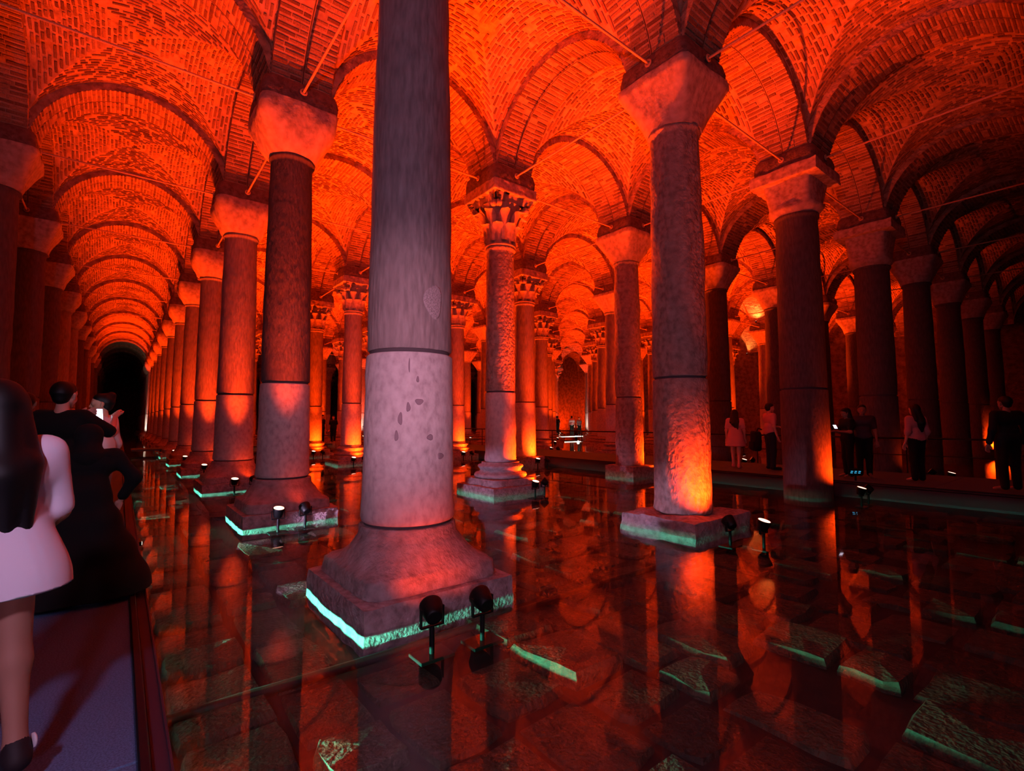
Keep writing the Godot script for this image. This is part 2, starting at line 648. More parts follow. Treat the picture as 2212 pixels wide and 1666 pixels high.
func stone_mesh(seed_: int, m: Material) -> ArrayMesh:
	var r := RandomNumberGenerator.new()
	r.seed = seed_
	var g := Geo.new()
	var base := [Vector2(-1, -0.55), Vector2(-0.92, -1), Vector2(0.1, -1), Vector2(0.95, -0.98), Vector2(1, -0.2), Vector2(0.97, 0.93), Vector2(0.2, 1), Vector2(-0.9, 0.97), Vector2(-1, 0.5)]
	var low := []
	var mid := []
	var top := []
	for p in base:
		var q: Vector2 = p * (1.0 - r.randf() * 0.11)
		low.append(Vector3(q.x * 0.5, -0.2, q.y * 0.5))
		mid.append(Vector3(q.x * 0.5, -0.035 - r.randf() * 0.02, q.y * 0.5))
		top.append(Vector3(q.x * 0.5 * 0.93, r.randf_range(-0.012, 0.008), q.y * 0.5 * 0.93))
	var c := Vector3(0, 0.006, 0)
	for k in base.size():
		var j := (k + 1) % base.size()
		var o: Vector3 = (mid[k] + mid[j]) * Vector3(1, 0, 1)
		g.face([top[k], top[j], c], Vector3.UP)
		g.face([mid[k], mid[j], top[j], top[k]], o + Vector3.UP * 0.4)
		g.face([low[k], low[j], mid[j], mid[k]], o)
	return g.mesh(m)

func paving(par: Node) -> void:
	var kinds := []
	for k in 9:
		kinds.append(stone_mesh(100 + k, [M.paving, M.paving_pale, M.paving_dark][k % 3]))
	var all := []
	var x := 0.27
	while x < 12.2:
		var w := rng.randf_range(0.42, 0.62)
		var z := 0.6 - rng.randf() * 0.4
		while z > -31.0:
			var l := rng.randf_range(0.42, 0.95)
			var c := Vector3(x + w * 0.5, BED - 0.03 + rng.randf_range(-0.045, 0.03) + (0.03 if rng.randf() < 0.2 else 0.0), z - l * 0.5)
			var tilt := Basis(Vector3(rng.randf_range(-1, 1), 0, rng.randf_range(-1, 1)).normalized(), rng.randf_range(0.0, 0.05)) * Basis(Vector3.UP, rng.randf_range(-0.03, 0.03))
			var t := Transform3D(tilt * Basis.from_scale(Vector3(w - 0.035, 1.0, l - 0.045)), c)
			var keep := rng.randf() > 0.05
			var kind := rng.randi() % 9
			for i in range(0, 6):
				for j in range(0, 3):
					if absf(c.x - cx(j)) < 0.64 + w * 0.5 and absf(c.z - cz(i)) < 0.64 + l * 0.5:
						keep = false
			if keep:
				var p := project(c)
				if p.z > 0 and p.x > -100 and p.x < 2320 and p.y < 1800:
					all.append([w * l / (p.z * p.z * p.z), t, kind])
			z -= l
		x += w
	all.sort_custom(func(a, b): return a[0] > b[0])
	var rest := Geo.new()
	var shapes := []
	for m in kinds:
		var a: Array = m.surface_get_arrays(0)
		var q := Geo.new()
		q.v = a[Mesh.ARRAY_VERTEX]
		q.n = a[Mesh.ARRAY_NORMAL]
		q.idx = a[Mesh.ARRAY_INDEX]
		q.c.resize(q.v.size())
		shapes.append(q)
	for k in all.size():
		if k < 290:
			var o := obj("paving_stone", kinds[all[k][2]], par)
			o.transform = all[k][1]
		else:
			rest.join(shapes[all[k][2]], all[k][1])
	var s := obj("far_paving", rest.mesh(M.paving), par)
	s.set_meta("kind", "stuff")

# ------------------------------------------------------------------ the vaults
func web_height(s: float) -> float:
	return SPRING + sqrt(maxf(R_WEB * R_WEB - s * s, 0.0))

# bricks of one groin vault, laid in rings parallel to the four arches: [transform, half length, tone]
func web_bricks(seed_: int) -> Array:
	var r := RandomNumberGenerator.new()
	r.seed = seed_
	var out := []
	for web in 4:
		var turn := Basis(Vector3.UP, web * PI / 2)
		var z := R_SOFFIT - 0.04
		while z > 0.05:
			var a_max := asin(minf(z - 0.015, R_SOFFIT) / R_WEB)
			var a := -a_max + r.randf() * 0.02
			while a < a_max - 0.03:
				var la := minf(r.randf_range(0.085, 0.15), a_max - a)
				if la > 0.035:
					var m := a + la * 0.5
					var rad := R_WEB - 0.004
					var p := Vector3(sin(m) * rad, SPRING + cos(m) * rad, z + r.randf_range(-0.006, 0.006))
					var tang := Vector3(cos(m), -sin(m), 0)
					var down := Vector3(-sin(m), -cos(m), 0)
					var b := turn * Basis(tang, down, tang.cross(down)).rotated(Vector3.UP, 0.0) * Basis(Vector3.UP, r.randf_range(-0.04, 0.04))
					if r.randf() > 0.12:
						out.append([Transform3D(b, turn * p), la * 0.5 * R_WEB - 0.022, r.randi() % 3, r.randf()])
				a += la + 0.008
			z -= 0.088
	return out

const BRICK_TONES := [Color(0.20, 0.10, 0.06), Color(0.28, 0.15, 0.09), Color(0.36, 0.20, 0.12)]

func vaults() -> void:
	var g := Geo.new()
	g.box(Vector3(-12.8, 9.75, cz(17) - 2.9), Vector3(41.4, 10.2, cz(-2) + 0.7))
	var ceiling := struct("ceiling", g.mesh(M.wall))
	# web of one bay: a groin vault between the faces of its four arches
	var wob := wobble(0.12, 77)
	var web := Geo.new()
	for k in 4:
		var turn := Basis(Vector3.UP, k * PI / 2)
		var rows := []
		for i in 13:
			var row := PackedVector3Array()
			var z := R_SOFFIT * (1.0 - i / 12.0) + 0.0
			for j in 25:
				var x := lerpf(-z, z, j / 24.0)
				row.append(turn * Vector3(x, web_height(x), z))
			rows.append(row)
		web.surf(rows, false, Vector3(0, 20, 0), false)
		for q in range(web.v.size() - 13 * 25, web.v.size()):
			var nn := web.n[q]
			if nn.y > 0:
				web.n[q] = -nn
	# fix the winding of the web to face down
	var fixed := PackedInt32Array()
	for q in range(0, web.idx.size(), 3):
		var a := web.idx[q]
		var b := web.idx[q + 1]
		var d := web.idx[q + 2]
		var gn := (web.v[d] - web.v[a]).cross(web.v[b] - web.v[a])
		if gn.y > 0:
			fixed.append_array([a, d, b])
		else:
			fixed.append_array([a, b, d])
	web.idx = fixed
	var web_mesh := web.mesh(M.mortar)
	var laid := web_bricks(5)
	var bg := Geo.new()
	for b in laid:
		var tone: Color = BRICK_TONES[b[2]]
		bg.tint = tone * lerpf(0.8, 1.2, b[3])
		bg.brick(b[0], b[1], 0.016, 0.024, 0.006)
	var bricks_mesh := bg.mesh(M.brick, true)
	# an arch along x, centred on its span
	var arch := Geo.new()
	var rows := []
	for e in [-0.5, 0.5]:
		var row := PackedVector3Array()
		for k in 33:
			var a := PI * k / 32.0
			row.append(Vector3(cos(a) * R_SOFFIT, SPRING + sin(a) * R_SOFFIT, e))
		rows.append(row)
	arch.surf(rows, false, Vector3(0, SPRING, 0), true)
	for e in [-0.5, 0.5]:
		for k in 32:
			var a := PI * k / 32.0
			var b := PI * (k + 1) / 32.0
			arch.face([Vector3(cos(a) * R_SOFFIT, SPRING + sin(a) * R_SOFFIT, e), Vector3(cos(b) * R_SOFFIT, SPRING + sin(b) * R_SOFFIT, e), Vector3(cos(b) * 2.14, SPRING + sin(b) * 2.14, e), Vector3(cos(a) * 2.14, SPRING + sin(a) * 2.14, e)], Vector3(0, 0, e))
	var arch_mesh := arch.mesh(M.mortar)
	var ab := Geo.new()
	var r := RandomNumberGenerator.new()
	r.seed = 6
	for k in 66:
		var a := PI * (k + 0.5) / 66.0
		var down := Vector3(-cos(a), -sin(a), 0)
		var tang := Vector3(-sin(a), cos(a), 0)
		for side in [-1.0, 1.0]:
			var cut := r.randf_range(0.25, 0.75)
			for part in [[0.022, 0.022 + 0.47 * cut - 0.008], [0.022 + 0.47 * cut + 0.008, 0.492 + r.randf_range(0.0, 0.022)]]:
				if r.randf() < 0.06:
					continue
				var hz: float = (part[1] - part[0]) * 0.5
				var zc: float = side * (part[0] + part[1]) * 0.5
				ab.tint = BRICK_TONES[r.randi() % 3] * r.randf_range(0.85, 1.25)
				var t := Transform3D(Basis(tang, down, tang.cross(down)) * Basis(Vector3.UP, r.randf_range(-0.03, 0.03)), Vector3(cos(a) * (R_SOFFIT + 0.004), SPRING + sin(a) * (R_SOFFIT + 0.004), zc))
				ab.brick(t, 0.027 + r.randf_range(-0.004, 0.004), 0.018 + r.randf_range(-0.004, 0.006), hz, 0.006)
	for k in 66:   # the joint between the two rings of an arch
		var a := PI * (k + 0.5) / 66.0
		var down := Vector3(-cos(a), -sin(a), 0)
		ab.tint = BRICK_TONES[0] * 0.6
		ab.brick(Transform3D(Basis(Vector3(-sin(a), cos(a), 0), down, Vector3(-sin(a), cos(a), 0).cross(down)), Vector3(cos(a) * R_SOFFIT, SPRING + sin(a) * R_SOFFIT, 0.0)), PI / 132.0 * R_SOFFIT, 0.005, 0.010, 0.001)
	var arch_bricks := ab.mesh(M.brick, true)
	var pier := Geo.new()
	pier.cbox(Transform3D(Basis(), Vector3(0, 8.4, 0)), Vector3(0.497, 1.15, 0.497), 0.02)
	for lay in 7:   # courses showing at the corners
		var y := 7.66 + lay * 0.085
		pier.cbox(Transform3D(Basis(), Vector3(0, y, 0)), Vector3(0.512, 0.026, 0.512), 0.008)
	var pier_mesh := pier.mesh(M.impost_stone)
	# bays
	for i in range(-2, 17):
		for j in range(-3, 8):
			var w := cx(j + 1) - cx(j)
			var mid := Vector3((cx(j) + cx(j + 1)) * 0.5, 0, (cz(i) + cz(i + 1)) * 0.5)
			var o := obj("vault_bay", web_mesh, ceiling)
			o.position = mid
			o.scale = Vector3(w / DX, 1, DZ / DX)
			if i == 0 and j == 0:
				near_bricks(o, laid, bg)
			elif i < 8:
				var b := obj("brick_courses", bricks_mesh, o)
				b.set_meta("kind", "stuff")
	for i in range(-2, 18):
		for j in range(-3, 9):
			if j < 8:
				var w := cx(j + 1) - cx(j)
				var o := obj("cross_arch", arch_mesh, ceiling)
				o.position = Vector3((cx(j) + cx(j + 1)) * 0.5, 0, cz(i))
				o.scale = Vector3(w / DX, 1, DZ / DX)
				if i < 9:
					obj("brick_courses", arch_bricks, o).set_meta("kind", "stuff")
			if i < 17:
				var o := obj("long_arch", arch_mesh, ceiling)
				o.position = Vector3(cx(j), 0, (cz(i) + cz(i + 1)) * 0.5)
				o.rotation.y = PI / 2
				o.scale = Vector3(DZ / DX, 1, 1)
				if i < 9:
					obj("brick_courses", arch_bricks, o).set_meta("kind", "stuff")
			var p := obj("pier", pier_mesh, ceiling)
			p.position = Vector3(cx(j), 0, cz(i))

func near_bricks(bay: MeshInstance3D, laid: Array, _all: Geo) -> void:
	var seen := []
	for k in laid.size():
		var q: Vector3 = bay.transform * laid[k][0].origin
		var p := project(q)
		var score := -1.0
		if p.z > 0 and p.y > -10 and p.x > 985 and p.x < 1420:
			score = laid[k][1] / (p.z * p.z)
		seen.append([score, k])
	seen.sort_custom(func(a, b): return a[0] > b[0])
	var kinds := []
	for m in [M.brick_dark, M.brick_mid, M.brick_pale]:
		var g := Geo.new()
		g.brick(Transform3D(), 0.5, 0.016, 0.024, 0.006)
		kinds.append(g.mesh(m))
	var rest := Geo.new()
	for k in seen.size():
		var b: Array = laid[seen[k][1]]
		if k < 296 and seen[k][0] > 0:
			var o := obj("brick", kinds[b[2]], bay)
			o.transform = Transform3D(b[0].basis * Basis.from_scale(Vector3(b[1] * 2.0, 1, 1)), b[0].origin)
		else:
			rest.tint = BRICK_TONES[b[2]] * lerpf(0.8, 1.2, b[3])
			rest.brick(b[0], b[1], 0.016, 0.024, 0.006)
	obj("brick_courses", rest.mesh(M.brick, true), bay).set_meta("kind", "stuff")

# ------------------------------------------------------------------ columns
func loft_block(levels: Array, seg: int, wob: FastNoiseLite, amp: float) -> Geo:
	# levels: [height, half width, squareness 2 = round]
	var g := Geo.new()
	var rows := []
	for l in levels:
		var row := PackedVector3Array()
		for k in seg:
			var a := TAU * (k + 0.5) / seg
			var c := cos(a)
			var s := sin(a)
			var f: float = pow(pow(absf(c), l[2]) + pow(absf(s), l[2]), -1.0 / l[2])
			var d := Vector3(c * f * l[1], l[0], s * f * l[1])
			d += Vector3(c, 0, s) * wob.get_noise_3dv(d * 10.0) * amp
			row.append(d)
		rows.append(row)
	g.surf(rows, true, Vector3(0, (levels[0][0] + levels[-1][0]) * 0.5, 0))
	for e in [0, rows.size() - 1]:
		var pts := []
		for q in rows[e]:
			pts.append(q)
		g.face(pts, Vector3.DOWN if e == 0 else Vector3.UP)
	return g

func leaf_mesh(w: float, h: float, curl: float, m: Material) -> ArrayMesh:
	var g := Geo.new()
	var front := []
	var back := []
	for i in 9:
		var t := i / 8.0
		var ang := t * t * 1.9
		var y := h * (sin(minf(t, 1.0) * 1.5) / sin(1.5)) - (curl * 0.5 * maxf(0, t - 0.75) * 3.0)
		var out := 0.015 + curl * t * t * (0.5 + 0.5 * t)
		var half := w * 0.5 * (0.72 + 0.45 * sin(t * PI * 0.9)) * (1.0 if t < 0.8 else lerpf(1.0, 0.45, (t - 0.8) / 0.2))
		ang = ang
		var f := PackedVector3Array()
		var b := PackedVector3Array()
		for k in 9:
			var u := k / 4.0 - 1.0
			var lobe := 1.0 + 0.16 * cos(t * 22.0) * absf(u)
			var rib := 0.02 * (1.0 - absf(u)) + 0.008 * cos(u * 9.0)
			f.append(Vector3(u * half * lobe, y, out + rib - 0.03 * u * u))
			b.append(Vector3(u * half * lobe * 0.98, y - 0.006, out - 0.03 - 0.03 * u * u))
		front.append(f)
		back.append(b)
	g.surf(front, false, Vector3(0, h * 0.4, -1.0))
	g.surf(back, false, Vector3(0, h * 0.4, 1.0))
	for i in 8:
		for k in [0, 8]:
			g.face([front[i][k], front[i + 1][k], back[i + 1][k], back[i][k]], Vector3(-1 if k == 0 else 1, 0, 0))
	for k in 8:
		g.face([front[8][k], front[8][k + 1], back[8][k + 1], back[8][k]], Vector3(0, 1, 0.3))
	return g.mesh(m)

func corinthian(par: Node3D, y0: float, r: float, y1: float, with_parts: bool) -> void:
	var wob := wobble(0.3, 4)
	var h := y1 - y0
	var body := Geo.new()
	body.lathe([Vector2(r + 0.02, y0), Vector2(r + 0.055, y0 + 0.02), Vector2(r + 0.055, y0 + 0.05), Vector2(r + 0.01, y0 + 0.075), Vector2(r - 0.03, y0 + h * 0.3), Vector2(r - 0.01, y0 + h * 0.55), Vector2(r + 0.05, y0 + h * 0.75), Vector2(r + 0.19, y0 + h * 0.86), Vector2(r + 0.17, y0 + h * 0.88)], 32)
	# abacus with hollowed sides
	var rows := []
	for lv in [[0.86, 0.50], [0.875, 0.56], [0.93, 0.585], [0.945, 0.61], [1.0, 0.62]]:
		var row := PackedVector3Array()
		for side in 4:
			var b := Basis(Vector3.UP, -side * PI / 2)
			for k in 8:
				var u := (k + 0.5) / 4.0 - 1.0
				row.append(b * Vector3(u * lv[1], y0 + h * lv[0], lv[1] * (1.0 - 0.17 * (1.0 - u * u)) + wob.get_noise_2d(u * 20.0, side * 9.0) * 0.03))
		rows.append(row)
	var ab := Geo.new()
	ab.surf(rows, true, Vector3(0, y0 + h * 0.93, 0))
	for e in [0, 4]:
		var pts := []
		for q in rows[e]:
			pts.append(q)
		ab.face(pts, Vector3.DOWN if e == 0 else Vector3.UP)
	var low := leaf_mesh(0.23, h * 0.44, 0.20, M.capital_stone)
	var up := leaf_mesh(0.22, h * 0.66, 0.30, M.capital_stone)
	var vol := Geo.new()
	vol.lathe([Vector2(0.02, -0.06), Vector2(0.07, -0.06), Vector2(0.08, -0.02), Vector2(0.055, 0.0), Vector2(0.08, 0.02), Vector2(0.07, 0.06), Vector2(0.02, 0.06)], 14)
	var vol_mesh := vol.mesh(M.capital_stone)
	var spots := []
	for k in 8:
		var a := TAU * k / 8.0
		spots.append(["acanthus_leaf", low, Transform3D(Basis(Vector3.UP, a), Vector3(sin(a) * (r + 0.015), y0 + 0.06, cos(a) * (r + 0.015)))])
		a += TAU / 16.0
		spots.append(["acanthus_leaf", up, Transform3D(Basis(Vector3.UP, a), Vector3(sin(a) * (r + 0.04), y0 + 0.13, cos(a) * (r + 0.04)))])
	for k in 4:
		var a := TAU * (k + 0.5) / 4.0
		for s in [-1, 1]:
			spots.append(["volute", vol_mesh, Transform3D(Basis(Vector3.UP, a) * Basis(Vector3.BACK, PI / 2) * Basis(Vector3.RIGHT, 0.5 * s), Vector3(sin(a + s * 0.09) * (r + 0.30), y0 + h * 0.79, cos(a + s * 0.09) * (r + 0.30)))])
	if with_parts:
		var cap := obj("capital", body.mesh(M.capital_stone), par)
		obj("abacus", ab.mesh(M.capital_stone), cap)
		for s in spots:
			obj(s[0], s[1], cap).transform = s[2]
	else:
		body.join(ab, Transform3D())
		for s in spots:
			var q := Geo.new()
			var a: Array = s[1].surface_get_arrays(0)
			q.v = a[Mesh.ARRAY_VERTEX]
			q.n = a[Mesh.ARRAY_NORMAL]
			q.idx = a[Mesh.ARRAY_INDEX]
			q.c.resize(q.v.size())
			body.join(q, s[2])
		obj("capital", body.mesh(M.capital_stone), par)

# one column at the origin. d: r0 r1 foot top joint base cap mats
func build_column(called: String, label: String, d: Dictionary) -> Node3D:
	var o := thing(called, label, "column")
	var wob := wobble(0.25, d.get("seed", 1))
	var r0: float = d.r0
	var r1: float = d.r1
	var joint: float = d.get("joint", 2.4)
	var foot: float = d.get("foot", 0.78)
	var top: float = d.get("top", 6.45)
	var rough: float = d.get("rough", 0.012)
	var seg := 48
	var g := Geo.new()
	# base
	if d.base == "attic" or d.base == "skirt":
		g.block(Vector3(0.745, 0.42, 0.745), 0.035, 12, 0.03, wobble(0.35, 3 + d.get("seed", 1)), Vector3(0, -0.145, 0))
		obj("plinth", g.mesh(M.plinth_stone), o)
	if d.base == "skirt":
		var lv := [[0.265, 0.655, 9.0], [0.28, 0.665, 9.0], [0.40, 0.65, 9.0], [0.425, 0.63, 7.0], [0.45, 0.60, 3.4], [0.52, 0.565, 2.3], [0.58, 0.535, 2.0], [0.63, 0.50, 2.0], [0.66, 0.475, 2.0], [0.745, 0.468, 2.0], [0.756, 0.455, 2.0]]
		g = loft_block(lv, 64, wob, 0.012)
		obj("base", g.mesh(M.plinth_stone), o)
		g = Geo.new()
		g.lathe([Vector2(r0 - 0.022, 0.75), Vector2(r0 - 0.022, foot + 0.004)], 48)
		obj("joint", g.mesh(M.chip), o)
	elif d.base == "attic":
		g = loft_block([[0.265, 0.63, 9.0], [0.28, 0.64, 9.0], [0.40, 0.635, 9.0], [0.42, 0.61, 9.0]], 48, wob, 0.012)
		g.lathe([Vector2(0.50, 0.42), Vector2(0.60, 0.43), Vector2(0.62, 0.48), Vector2(0.59, 0.53), Vector2(0.50, 0.545), Vector2(0.475, 0.60), Vector2(0.50, 0.63), Vector2(0.535, 0.67), Vector2(0.52, 0.71), Vector2(0.45, 0.73), Vector2(0.44, foot - 0.005)], 48)
		obj("base", g.mesh(M.plinth_stone), o)
	elif d.base == "slab":
		foot = 0.42
		g.block(Vector3(0.80, 0.46, 0.66), 0.06, 12, 0.07, wobble(0.3, 13), Vector3(0.05, -0.155, 0.0))
		obj("plinth", g.mesh(M.plinth_stone), o)
		foot = 0.30
	elif d.base == "cube":
		foot = 0.42
		g.block(Vector3(0.52, 0.49, 0.52), 0.03, 10, 0.03, wobble(0.3, 14), Vector3(0, -0.07, 0))
		obj("plinth", g.mesh(M.plinth_stone), o)
	else:
		foot = -0.55
	# lower drum, up to the joint
	var pr := []
	if foot > 0:
		pr = [Vector2(r0 - 0.012, foot), Vector2(r0 + 0.004, foot + 0.012), Vector2(r0 + 0.012, foot + 0.05), Vector2(r0 + 0.006, foot + 0.12), Vector2(r0, foot + 0.2)]
	else:
		pr = [Vector2(r0, foot)]
	var y_low: float = pr[-1].y
	for k in range(1, 9):
		var t := k / 8.0
		var y := lerpf(y_low, joint - 0.036, t)
		pr.append(Vector2(lerpf(r0, lerpf(r0, r1, 0.33) + 0.006, t), y))
	pr.append(Vector2(lerpf(r0, r1, 0.33) - 0.006, joint - 0.019))
	g = Geo.new()
	g.lathe(pr, seg, wob, rough)
	obj("lower_drum", g.mesh(d.get("low", M.marble_low)), o)
	g = Geo.new()
	var rj := lerpf(r0, r1, 0.33)
	g.lathe([Vector2(rj - 0.026, joint - 0.022), Vector2(rj - 0.026, joint + 0.022)], seg, wob, rough)
	obj("joint", g.mesh(M.chip), o)
	pr = [Vector2(rj - 0.012, joint + 0.019), Vector2(rj - 0.002, joint + 0.036)]
	for k in range(1, 13):
		var t := k / 12.0
		pr.append(Vector2(lerpf(rj - 0.002, r1, t) + 0.008 * sin(t * PI), lerpf(joint + 0.036, top - 0.12, t)))
	pr.append(Vector2(r1 + 0.005, top - 0.08))
	pr.append(Vector2(r1 + 0.035, top - 0.06))
	pr.append(Vector2(r1 + 0.04, top - 0.03))
	pr.append(Vector2(r1 + 0.03, top))
	g = Geo.new()
	g.lathe(pr, seg, wob, rough * 1.3)
	obj("shaft", g.mesh(d.get("up", M.marble)), o)
	# capital
	if d.cap == "cushion":
		g = loft_block([[top, r1 + 0.03, 2.0], [top + 0.06, r1 + 0.10, 2.3], [top + 0.18, 0.50, 3.0], [top + 0.34, 0.585, 4.0], [top + 0.5, 0.635, 6.0], [top + 0.62, 0.65, 9.0], [7.18, 0.655, 10.0], [7.26, 0.645, 10.0]], 56, wobble(0.2, d.get("seed", 1) + 7), 0.05)
		obj("capital", g.mesh(M.capital_stone), o)
	elif d.cap == "pyramid":
		g = loft_block([[top, r1 + 0.05, 2.0], [top + 0.07, r1 + 0.07, 2.2], [top + 0.28, 0.49, 4.0], [top + 0.55, 0.60, 8.0], [7.12, 0.655, 12.0], [7.16, 0.68, 12.0], [7.26, 0.68, 12.0]], 56, wobble(0.2, d.get("seed", 1) + 9), 0.03)
		obj("capital", g.mesh(M.capital_stone), o)
	elif d.cap == "slab":
		g = loft_block([[top, r1 + 0.02, 2.0], [top + 0.10, r1 + 0.10, 2.0], [top + 0.16, r1 + 0.12, 2.2], [top + 0.22, 0.46, 5.0], [7.0, 0.52, 9.0]], 56, wobble(0.2, 19), 0.05)
		obj("capital", g.mesh(M.capital_stone), o)
		g = Geo.new()
		g.block(Vector3(0.70, 0.13, 0.70), 0.02, 12, 0.035, wobble(0.4, 29), Vector3(0, 7.12, 0))
		obj("abacus", g.mesh(M.capital_stone), o)
	else:
		corinthian(o, top, r1, 7.0, d.get("fine", false))
		g = Geo.new()
		g.block(Vector3(0.64, 0.135, 0.64), 0.03, 12, 0.03, wobble(0.3, 30), Vector3(0, 7.13, 0))
		obj("impost_slab", g.mesh(M.capital_stone), o)
	# dark block under the springing, with the iron rings of the tie rods
	g = loft_block([[7.255, 0.625, 14.0], [7.30, 0.635, 14.0], [7.42, 0.64, 14.0], [7.58, 0.61, 14.0], [7.64, 0.56, 14.0]], 56, wobble(0.4, 41), 0.02)
	obj("impost", g.mesh(M.impost_stone), o)
	for k in 4:
		var a := k * PI / 2
		g = Geo.new()
		g.lathe([Vector2(0.035, -0.015), Vector2(0.06, -0.012), Vector2(0.065, 0.0), Vector2(0.06, 0.012), Vector2(0.035, 0.015)], 14, null, 0.0, Vector3.ZERO, false)
		var ring := obj("rod_collar", g.mesh(M.iron), o)
		ring.transform = Transform3D(Basis(Vector3.UP, a) * Basis(Vector3.BACK, PI / 2), Vector3(cos(a) * 0.655, 7.44, -sin(a) * 0.655))
	return o

const ORD := ["first", "second", "third", "fourth", "fifth", "sixth", "seventh", "eighth", "ninth", "tenth", "eleventh", "twelfth", "thirteenth", "fourteenth", "fifteenth", "sixteenth", "seventeenth", "eighteenth"]
const ROW := {-2: "outer row beyond the left walkway", -1: "row beyond the left walkway", 0: "row of the big foreground column", 1: "row of the slim leafy-capital column", 2: "row before the right walkway", 3: "row behind the right walkway", 4: "second row behind the right walkway", 5: "third row behind the right walkway", 6: "fourth row behind the right walkway", 7: "last row before the right wall"}

# which column of its row it is, counted from the first one in view
func place_in_row(i: int, j: int) -> String:
	var first := 0
	while first < 16 and project(Vector3(cx(j), 3, cz(first))).x < -70:
		first += 1
	return ORD[i - first] if i >= first else ["nearest unseen", "nearer unseen", "next unseen", "last unseen"][clampi(i + 1, 0, 3)]

func columns() -> void:
	var special := {
		Vector2i(0, 0): ["big foreground stone column with a pink lit lower drum and teal waterline", {"r0": 0.445, "r1": 0.36, "base": "skirt", "cap": "cushion", "foot": 0.78, "seed": 2}],
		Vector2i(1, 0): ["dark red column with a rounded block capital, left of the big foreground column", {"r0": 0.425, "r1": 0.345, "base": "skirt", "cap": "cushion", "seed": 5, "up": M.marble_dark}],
		Vector2i(0, 1): ["rough pitted column with a pyramid capital standing on a pale broken slab", {"r0": 0.435, "r1": 0.385, "base": "slab", "cap": "pyramid", "seed": 8, "up": M.marble_rough, "low": M.marble_rough, "rough": 0.03}],
		Vector2i(1, 1): ["slim column with a leafy carved capital under a bright herringbone vault corner", {"r0": 0.365, "r1": 0.325, "base": "attic", "cap": "leaf", "top": 5.85, "seed": 11, "fine": true, "up": M.marble_rough, "rough": 0.02}],
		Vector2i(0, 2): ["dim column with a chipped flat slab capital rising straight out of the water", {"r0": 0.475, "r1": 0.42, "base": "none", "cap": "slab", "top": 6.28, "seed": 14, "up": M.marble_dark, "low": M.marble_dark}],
		Vector2i(1, 2): ["mottled column with a smooth pyramid capital and a square block foot, beside the pitted column", {"r0": 0.40, "r1": 0.35, "base": "cube", "cap": "pyramid", "seed": 17, "up": M.marble_rough, "low": M.marble_rough, "rough": 0.03}],
		Vector2i(2, 0): ["column with a wide block capital and low teal-edged plinth, third along the left walkway", {"r0": 0.44, "r1": 0.37, "base": "skirt", "cap": "cushion", "seed": 20}],
		Vector2i(2, 2): ["column with a chipped moulded capital partly behind the slim leafy-capital column", {"r0": 0.40, "r1": 0.35, "base": "cube", "cap": "leaf", "top": 6.1, "seed": 23, "fine": true}],
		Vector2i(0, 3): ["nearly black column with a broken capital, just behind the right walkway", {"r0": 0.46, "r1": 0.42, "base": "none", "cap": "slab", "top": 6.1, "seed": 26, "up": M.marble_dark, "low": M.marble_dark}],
	}
	var proto := {}
	var protos := {
		"cushion": {"r0": 0.43, "r1": 0.36, "base": "skirt", "cap": "cushion", "seed": 31},
		"pyramid": {"r0": 0.41, "r1": 0.35, "base": "attic", "cap": "pyramid", "seed": 32},
		"leaf": {"r0": 0.38, "r1": 0.33, "base": "attic", "cap": "leaf", "top": 5.95, "seed": 33},
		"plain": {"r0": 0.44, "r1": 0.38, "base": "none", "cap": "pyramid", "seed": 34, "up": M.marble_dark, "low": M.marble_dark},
	}
	var pick := RandomNumberGenerator.new()
	pick.seed = 4
	for i in range(-1, 17):
		for j in range(-2, 8):
			var at := Vector3(cx(j), 0, cz(i))
			var roll := pick.randf()
			var key := Vector2i(i, j)
			var p := project(at + Vector3(0, 3, 0))
			if p.z > 70 or (i >= 0 and (p.z < 0 or p.x < -70 or p.x > 2290)):
				continue
			if i < 0 and (j < 0 or j > 4):
				continue
			if special.has(key):
				var o := build_column("column", special[key][0], special[key][1])
				o.position = at
				o.set_meta("group", "stone columns")
				if key == Vector2i(0, 0):
					dress_column(o)
				continue
			var kind := "cushion"
			if j >= 1:
				kind = "leaf" if roll < 0.6 else "pyramid"
			if j >= 3 and i < 2:
				kind = "plain"
			if i < 0:
				kind = "plain"
			elif j < 0:
				kind = "cushion" if roll < 0.6 else "plain"
			var label := "%s stone column back in the %s" % [place_in_row(i, j), ROW[j]]
			if not proto.has(kind):
				proto[kind] = build_column("column", label, protos[kind])
				proto[kind].position = at
				proto[kind].set_meta("group", "stone columns")
			else:
				dup(proto[kind], label, at, (pick.randi() % 4) * PI / 2, "stone columns")

